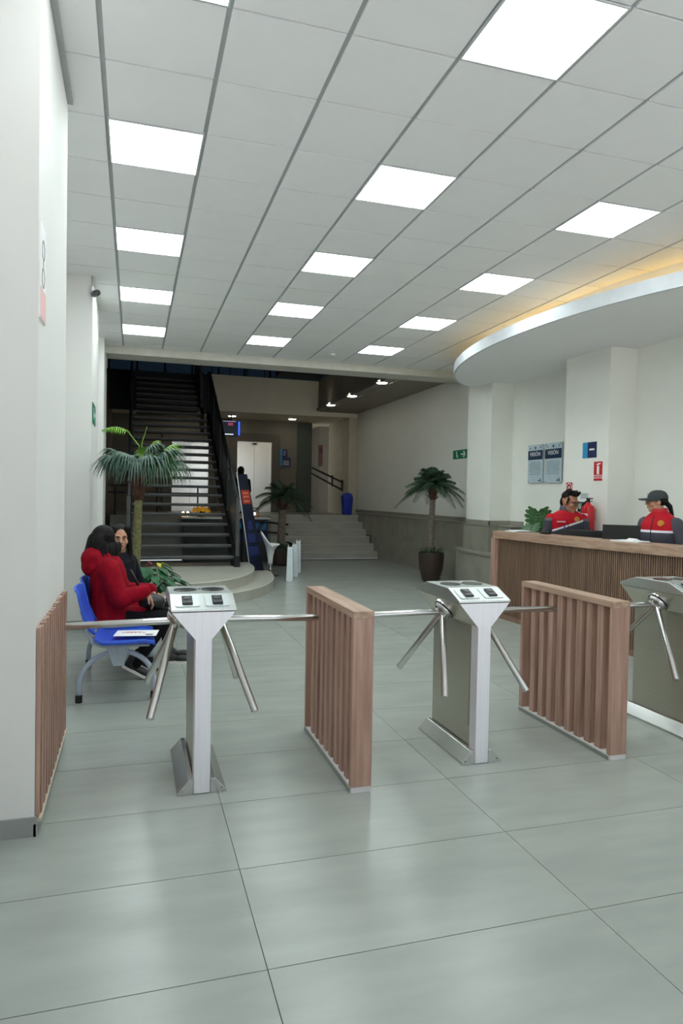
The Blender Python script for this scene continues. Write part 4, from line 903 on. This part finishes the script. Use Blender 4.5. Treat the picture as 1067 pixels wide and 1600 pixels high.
for y in (5.73, 5.92): b.cap((-.1, y, .49), .105, (.06, y, .50), .09)
b.skin('coat', REDC, w1, .011, 4)
b = MB(); b.ell((-.298, 5.80, .965), (.105, .155, .10)); b.ell((-.30, 5.80, .905), (.10, .16, .09)); b.ell((-.24, 5.81, .93), (.11, .17, .09)); b.ell((-.24, 5.81, .985), (.09, .12, .05)); b.skin('hood', REDC, w1, .010, 8)
b = MB(); P = lambda x, y, z: Vector(hc)+Fh @ Vector((x, y, z))*.97
b.ell(P(0, -.025, .035), (.092, .105, .1), Fh); b.ell(P(0, -.055, -.05), (.085, .075, .11), Fh)
for k, (x, y, z, r) in enumerate(((.07, -.03, -.09, .045), (.085, .02, -.06, .035), (.075, .0, -.16, .042), (-.07, -.04, -.1, .045), (0, -.08, -.12, .055), (.06, .02, -.22, .032), (.09, .06, -.05, .03), (.10, .05, -.14, .034), (.105, .06, -.22, .03), (.11, .07, -.28, .02), (-.05, -.09, -.03, .05), (.02, -.10, -.02, .05), (-.09, -.03, -.02, .04))): b.ell(P(x, y, z), (r, r, r*1.9), Fh)
for k in range(14): b.cap(P(-.09+.014*k, -.10, -.02), .014, P(-.10+.018*k, -.125-.01*(k % 3), -.10-.012*(k % 4)), .008, 6)
b.skin('hair', HAIR, w1, .009, 2)
b = MB()
for y, kn, an in ((5.72, (.25, 5.70, .475), (.03, 5.69, .13)), (5.93, (.27, 5.92, .475), (.06, 5.90, .12))):
    b.cap((-.08, y, .50), .092, kn, .068); b.cap(kn, .066, an, .046)
b.ell((-.13, 5.82, .50), (.15, .18, .07)); b.skin('trousers', PANTS, w1, .011, 3)
shoe(w1, (-.07, 5.69, .105), (1, 0, -.0), mat('shoe_black', (30, 30, 32), .5), RUB, .25, R_(-30)); shoe(w1, (-.02, 5.90, .095), (1, 0, 0), mat('shoe_black', (30, 30, 32), .5), RUB, .25, R_(-28))
hb_ = thing('handbag', (.14, 5.72, .55), 'black handbag on the lap of the person in the red coat', 'bag')
b = MB(); b.ell((.15, 5.77, .61), (.11, .10, .07)); b.box(.06, 5.70, .555, .24, 5.85, .62); b.skin('pouch', BLACK, hb_, .011, 4); MB().tube([(.08, 5.76, .66), (.03, 5.72, .78), (-.02, 5.70, .88)], .012, 6).build('strap', BLACK, hb_, smooth=True)

# second woman, face towards the camera
w2 = thing('person', (-.1, 6.4, 0), 'seated person in dark clothes with long black hair, facing the camera', 'person')
Fh = frame((.10, -1, -.02)); hc = (-.112, 6.38, 1.085)
b = MB(); head(b, hc, Fh, .95); torso(b, [((-.15, 6.42, .46), .15, .1), ((-.13, 6.42, .7), .13, .1), ((-.12, 6.42, .92), .15, .08)], frame((.9, -.4, 0)))
hand(b, (.20, 6.32, .56), (.7, -.3, -.4), (.3, 0, 1), .5, .95); hand(b, (.22, 6.46, .56), (.7, -.5, -.4), (.3, 0, 1), .5, .95)
b.skin('body', SKIN, w2, .0058, 2); face_bits(w2, hc, Fh, .95)
b = MB(); F2 = frame((.9, -.4, 0))
torso(b, [((-.15, 6.42, .43), .2, .15), ((-.14, 6.42, .6), .18, .14), ((-.13, 6.42, .78), .185, .135), ((-.12, 6.42, .88), .19, .12), ((-.11, 6.42, .935), .13, .09), ((-.105, 6.41, .965), .075, .075)], F2)
for sh, e, wv in ((Vector((-.19, 6.27, .87)), Vector((-.05, 6.2, .62)), Vector((.17, 6.31, .57))), (Vector((-.03, 6.56, .87)), Vector((.06, 6.62, .62)), Vector((.19, 6.48, .57)))): b.cap(sh, .07, e, .058); b.cap(e, .058, wv, .044)
b.skin('coat', COATD, w2, .011, 4)
b = MB(); P = lambda x, y, z: Vector(hc)+Fh @ Vector((x, y, z))*.95
b.ell(P(0, -.035, .045), (.088, .098, .092), Fh); b.ell(P(0, -.07, -.04), (.08, .05, .1), Fh)
for sg in (-1, 1):
    b.cap(P(sg*.06, .035, .10), .028, P(sg*.082, .012, -.02), .022); b.cap(P(sg*.082, .012, -.02), .022, P(sg*.088, .0, -.15), .028); b.cap(P(sg*.088, 0, -.15), .028, P(sg*.09, .03, -.22), .016)
b.skin('hair', HAIR, w2, .008, 2)
b = MB()
for y, kn, an in ((6.36, (.28, 6.27, .475), (.30, 6.2, .10)), (6.48, (.30, 6.45, .475), (.32, 6.40, .10))): b.cap((-.08, y, .49), .085, kn, .062); b.cap(kn, .06, an, .042)
b.skin('trousers', PANTS, w2, .012, 3)
shoe(w2, (.27, 6.2, 0), (1, -.2, 0), mat('shoe_black', (30, 30, 32), .5), RUB); shoe(w2, (.29, 6.40, 0), (1, -.1, 0), mat('shoe_black', (30, 30, 32), .5), RUB)

# guards behind the desk
REDJ, CHJ, WHJ = (186, 20, 38), (70, 68, 80), (232, 230, 236)
def legs(par, c, F, hz=.88):
    b = MB(); P = lambda x, y, z: Vector((c[0], c[1], 0))+F @ Vector((x, y, z))
    for sg in (-1, 1): b.cap(P(sg*.09, 0, hz-.05), .085, P(sg*.10, .02, .48), .062); b.cap(P(sg*.10, .02, .48), .06, P(sg*.11, -.01, .1), .045)
    b.ell(P(0, 0, hz), (.16, .11, .09), F); b.skin('trousers', PANTS, par, .014, 3)
    for sg in (-1, 1): shoe(par, P(sg*.11, -.06, 0), F @ Vector((sg*.15, 1, 0)), mat('shoe_black', (30, 30, 32), .5), BLACK)
# man
gx, gy = 5.14, 7.30
g1 = thing('person', (gx, gy, 0), 'dark-haired guard with glasses in a red and grey jacket leaning at the desk', 'person')
Fb = frame((-.45, -.9, 0)); Fh = frame((.42, -.86, -.25)); hc = Vector((5.10, 7.18, 1.475))
Q = lambda x, y, z: Vector((gx, gy, 0))+Fb @ Vector((x, y, z))
b = MB(); head(b, hc, Fh, 1.1); torso(b, [(Q(0, 0, .9), .14, .1), (Q(0, .02, 1.1), .14, .1), (Q(0, .07, 1.3), .15, .09)], Fb)
hand(b, Q(-.26, .22, .80), Fb @ Vector((.2, .9, -.1)), (0, 0, 1), .4); hand(b, Q(.26, .22, .80), Fb @ Vector((-.2, .9, -.1)), (0, 0, 1), .4)
b.skin('body', SKIN2, g1, .0062, 2); face_bits(g1, hc, Fh, 1.1, True)
JM = bands('jacket_bands', [(.0, CHJ), (1.165, WHJ), (1.195, REDJ)], dirv=(-.30, .21, 1))
b = MB(); torso(b, [(Q(0, 0, .86), .185, .135), (Q(0, .01, 1.0), .19, .14), (Q(0, .03, 1.15), .20, .145), (Q(0, .05, 1.27), .205, .135), (Q(0, .065, 1.34), .165, .105), (Q(0, .07, 1.385), .085, .085)], Fb)
b.skin('jacket', JM, g1, .011, 3)
SLM = bands('sleeve_bands', [(.0, CHJ), (1.245, (112, 104, 116)), (1.275, REDJ)])
for sg in (-1, 1):
    b = MB(); b.cap(Q(sg*.185, .045, 1.265), .075, Q(sg*.25, .04, 1.02), .062); b.cap(Q(sg*.25, .04, 1.02), .062, Q(sg*.26, .21, .81), .045); b.skin('sleeve', SLM, g1, .011, 3)
b = MB(); b.lathe([(.09, -.02), (.094, .02), (.085, .075), (.073, .075), (.07, -.02)], Q(0, .068, 1.365), 18, (-.05, -.12, 1)); b.build('collar', CHAR, g1, smooth=True)
MB().tube([Q(0, .185, .95), Q(0, .185, 1.12), Q(0, .178, 1.26), Q(0, .150, 1.36)], .004, 6).build('zip', BLACK, g1)
T = face_T(Q(.09, .182, 1.265), Fb @ Vector((1, 0, 0)), (0, 0, 1)) @ Matrix.Rotation(math.pi, 4, 'Y') @ Matrix.Rotation(math.pi, 4, 'Y')
T = face_T(Q(-.10, .178, 1.275), Fb @ Vector((-1, 0, 0)), (0, 0, 1))
disc(g1, 'badge', GOLD, T, 0, 0, .022, .03, -.012, .008); MB().box(-.006, -.02, -.01, .006, .02, .008, 0, T).box(-.02, -.005, -.01, .02, .005, .008, 0, T).build('badge', GOLD, g1)
T = face_T(Q(.085, .182, 1.24), Fb @ Vector((-1, 0, 0)), (0, 0, 1)); MB().box(-.05, -.008, -.01, .05, .008, .008, 0, T).build('name_strip', mat('strip_pale', (220, 170, 176), .6), g1)
MB().tube([Q(.05, .19, 1.2), Q(.03, .195, 1.12), Q(.0, .195, 1.04)], .008, 6).build('lanyard', mat('lanyard_blue', (60, 60, 160), .6), g1)
b = MB(); P = lambda x, y, z: hc+Fh @ Vector((x, y, z))*1.1
b.ell(P(0, -.03, .06), (.082, .09, .075), Fh); b.ell(P(0, -.075, .0), (.07, .035, .07), Fh); b.ell(P(0, .035, .10), (.066, .05, .03), Fh)
for k in range(22): a = 2.4*k; r9 = .02+.045*(k/22)**.5; b.cap(P(r9*math.cos(a), r9*1.15*math.sin(a), .105), .018, P(r9*1.15*math.cos(a), .01+r9*1.3*math.sin(a), .128+.006*(k % 3)), .011, 6)
for sg in (-1, 1): b.cap(P(sg*.074, .018, .045), .016, P(sg*.077, .012, -.005), .009)
b.skin('hair', HAIR, g1, .007, 1); legs(g1, (gx, gy), Fb)
# woman with the cap
gx, gy = 5.22, 5.80
g2 = thing('person', (gx, gy, 0), 'guard in a dark cap and red and charcoal jacket, in profile at the desk', 'person')
Fb = frame((-.95, -.22, 0)); Fh = frame((-.84, .48, -.02)); hc = Vector((5.19, 5.83, 1.50))
Q = lambda x, y, z: Vector((gx, gy, 0))+Fb @ Vector((x, y, z))
b = MB(); head(b, hc, Fh, .95); torso(b, [(Q(0, 0, .9), .13, .1), (Q(0, 0, 1.1), .13, .1), (Q(0, .0, 1.3), .14, .08)], Fb)
hand(b, Q(-.24, .20, .80), Fb @ Vector((.2, .9, -.1)), (0, 0, 1), .4); hand(b, Q(.24, .20, .80), Fb @ Vector((-.2, .9, -.1)), (0, 0, 1), .4)
b.skin('body', SKIN, g2, .006, 2); face_bits(g2, hc, Fh, .95, True)
JM2 = bands('jacket_bands_cap', [(.0, CHJ), (1.185, WHJ), (1.21, REDJ)])
b = MB(); torso(b, [(Q(0, 0, .84), .195, .145), (Q(0, 0, 1.0), .195, .145), (Q(0, .01, 1.15), .20, .15), (Q(0, .01, 1.27), .195, .13), (Q(0, .005, 1.345), .15, .1), (Q(0, .01, 1.40), .075, .08)], Fb)
b.skin('jacket', JM2, g2, .011, 3)
for sg in (-1, 1):
    b = MB(); b.cap(Q(sg*.175, .0, 1.27), .078, Q(sg*.24, -.03, 1.03), .066); b.cap(Q(sg*.24, -.03, 1.03), .066, Q(sg*.24, .18, .81), .05); b.skin('sleeve', CHAR, g2, .011, 3)
b = MB(); b.lathe([(.07, 0), (.078, .02), (.072, .06), (.062, .06), (.06, 0)], Q(0, .01, 1.375), 18, (-.08, 0, 1)); b.build('collar', mat('collar_red', (190, 26, 40), .65), g2, smooth=True)
MB().tube([Q(0, .152, .95), Q(0, .165, 1.12), Q(0, .150, 1.26), Q(0, .112, 1.36)], .004, 6).build('zip', BLACK, g2)
T = face_T(Q(-.095, .128, 1.285), Fb @ Vector((-1, 0, 0)), Fb @ Vector((0, -.15, 1)))
disc(g2, 'badge', GOLD, T, 0, 0, .022, .030, -.012, .010); MB().box(-.006, -.02, -.01, .006, .02, .010, 0, T).box(-.02, -.005, -.01, .02, .005, .010, 0, T).build('badge', GOLD, g2)
CAPM = mat('cap_charcoal', (52, 58, 60), .75)
P = lambda x, y, z: hc+Fh @ Vector((x, y, z))*.95
ck = thing('baseball_cap', P(0, 0, .05), 'charcoal baseball cap worn by the guard at the desk', 'cap')
L = []
for k in range(9):
    a = math.pi/2*k/8.4; z = .035+.095*math.sin(a); q = math.cos(a)**.7
    L.append([P(.088*q*math.cos(t), -.012+.108*q*math.sin(t), z) for t in [2*math.pi*i/24 for i in range(24)]])
MB().loft(L).build('crown', CAPM, ck, smooth='auto')
L = []
for k in range(13):
    t = math.pi*(k/12); x = .082*math.cos(t); yb = -.012+.10*math.sin(t); ye = .03+.155*math.sin(t)**.6 if 0 < k < 12 else .0
    z = .042-.010*abs(math.cos(t)); z2 = .034-.018*abs(math.cos(t))
    L.append([P(x, yb-.01, z+.004), P(x*1.0, ye, z2+.004), P(x*1.0, ye, z2-.002), P(x, yb-.01, z-.003)])
MB().loft(L).build('brim', CAPM, ck, smooth='auto')
MB().box(-.02, 0, -.008, .02, .004, .008, 0, Matrix.Translation(P(0, .088, .085)) @ Fh.to_4x4()).build('front_mark', mat('cap_mark', (170, 176, 176), .6), ck)
b = MB(); b.ell(P(0, -.03, .015), (.08, .085, .06), Fh); b.cap(P(0, -.09, .0), .026, P(.0, -.135, -.05), .026); b.cap(P(0, -.135, -.05), .026, P(0, -.16, -.14), .016); b.cap(P(0, -.16, -.14), .016, P(0, -.16, -.17), .008)
b.skin('hair', HAIR, g2, .008, 1); legs(g2, (gx, gy), Fb)
# distant seated person behind the banner
w5 = thing('person', (2.52, 17.6, RF), 'dark-haired person seated far behind the banner, only head and shoulders showing', 'person')
Fh = frame((.2, 1, 0)); hc = Vector((2.50, 17.6, 2.09)); b = MB(); head(b, hc, Fh, 1.); torso(b, [((2.5, 17.6, 1.5), .14, .1), ((2.5, 17.6, 1.85), .15, .1)], Fh)
hand(b, (2.35, 17.9, 1.56), (.2, .9, 0), (0, 0, 1), .4); hand(b, (2.65, 17.9, 1.56), (-.2, .9, 0), (0, 0, 1), .4); b.skin('body', SKIN, w5, .009, 2); face_bits(w5, hc, Fh)
b = MB(); torso(b, [((2.5, 17.6, 1.45), .19, .14), ((2.5, 17.6, 1.7), .18, .13), ((2.5, 17.6, 1.88), .19, .11), ((2.5, 17.6, 1.95), .08, .08)], Fh)
for sg in (-1, 1): b.cap((2.5+sg*.19, 17.6, 1.85), .065, (2.5+sg*.23, 17.65, 1.6), .055); b.cap((2.5+sg*.23, 17.65, 1.6), .055, (2.5+sg*.16, 17.86, 1.56), .042)
b.skin('coat', COATD, w5, .013, 3)
b = MB(); P = lambda x, y, z: hc+Fh @ Vector((x, y, z)); b.ell(P(0, -.03, .04), (.09, .105, .1), Fh); b.ell(P(0, -.06, -.08), (.085, .06, .14), Fh); b.skin('hair', HAIR, w5, .01, 2)
b = MB()
for sg in (-1, 1): b.cap((2.5+sg*.09, 17.6, 1.49), .085, (2.5+sg*.1, 17.98, 1.48), .062); b.cap((2.5+sg*.1, 17.98, 1.48), .06, (2.5+sg*.1, 18.0, 1.1), .042)
b.skin('trousers', PANTS, w5, .013, 3)
for sg in (-1, 1): shoe(w5, (2.5+sg*.1, 17.95, RF), (0, 1, 0), mat('shoe_black', (30, 30, 32), .5), BLACK)
sc_ = thing('stool', (2.5, 17.6, RF), 'plain dark stool under the distant seated person', 'stool')
MB().lathe([(.17, 1.40), (.18, 1.42), (.17, 1.44), (.0, 1.44)], (2.5, 17.6, 0), 20).build('seat', BLACKM, sc_)
for a in range(4): MB().tube([(2.5+.12*math.cos(a*1.571+.78), 17.6+.12*math.sin(a*1.571+.78), 1.40), (2.5+.17*math.cos(a*1.571+.78), 17.6+.17*math.sin(a*1.571+.78), RF)], .012, 8).build('leg', BLACKM, sc_)

for o in (w5, sc_): o.location.x += .13
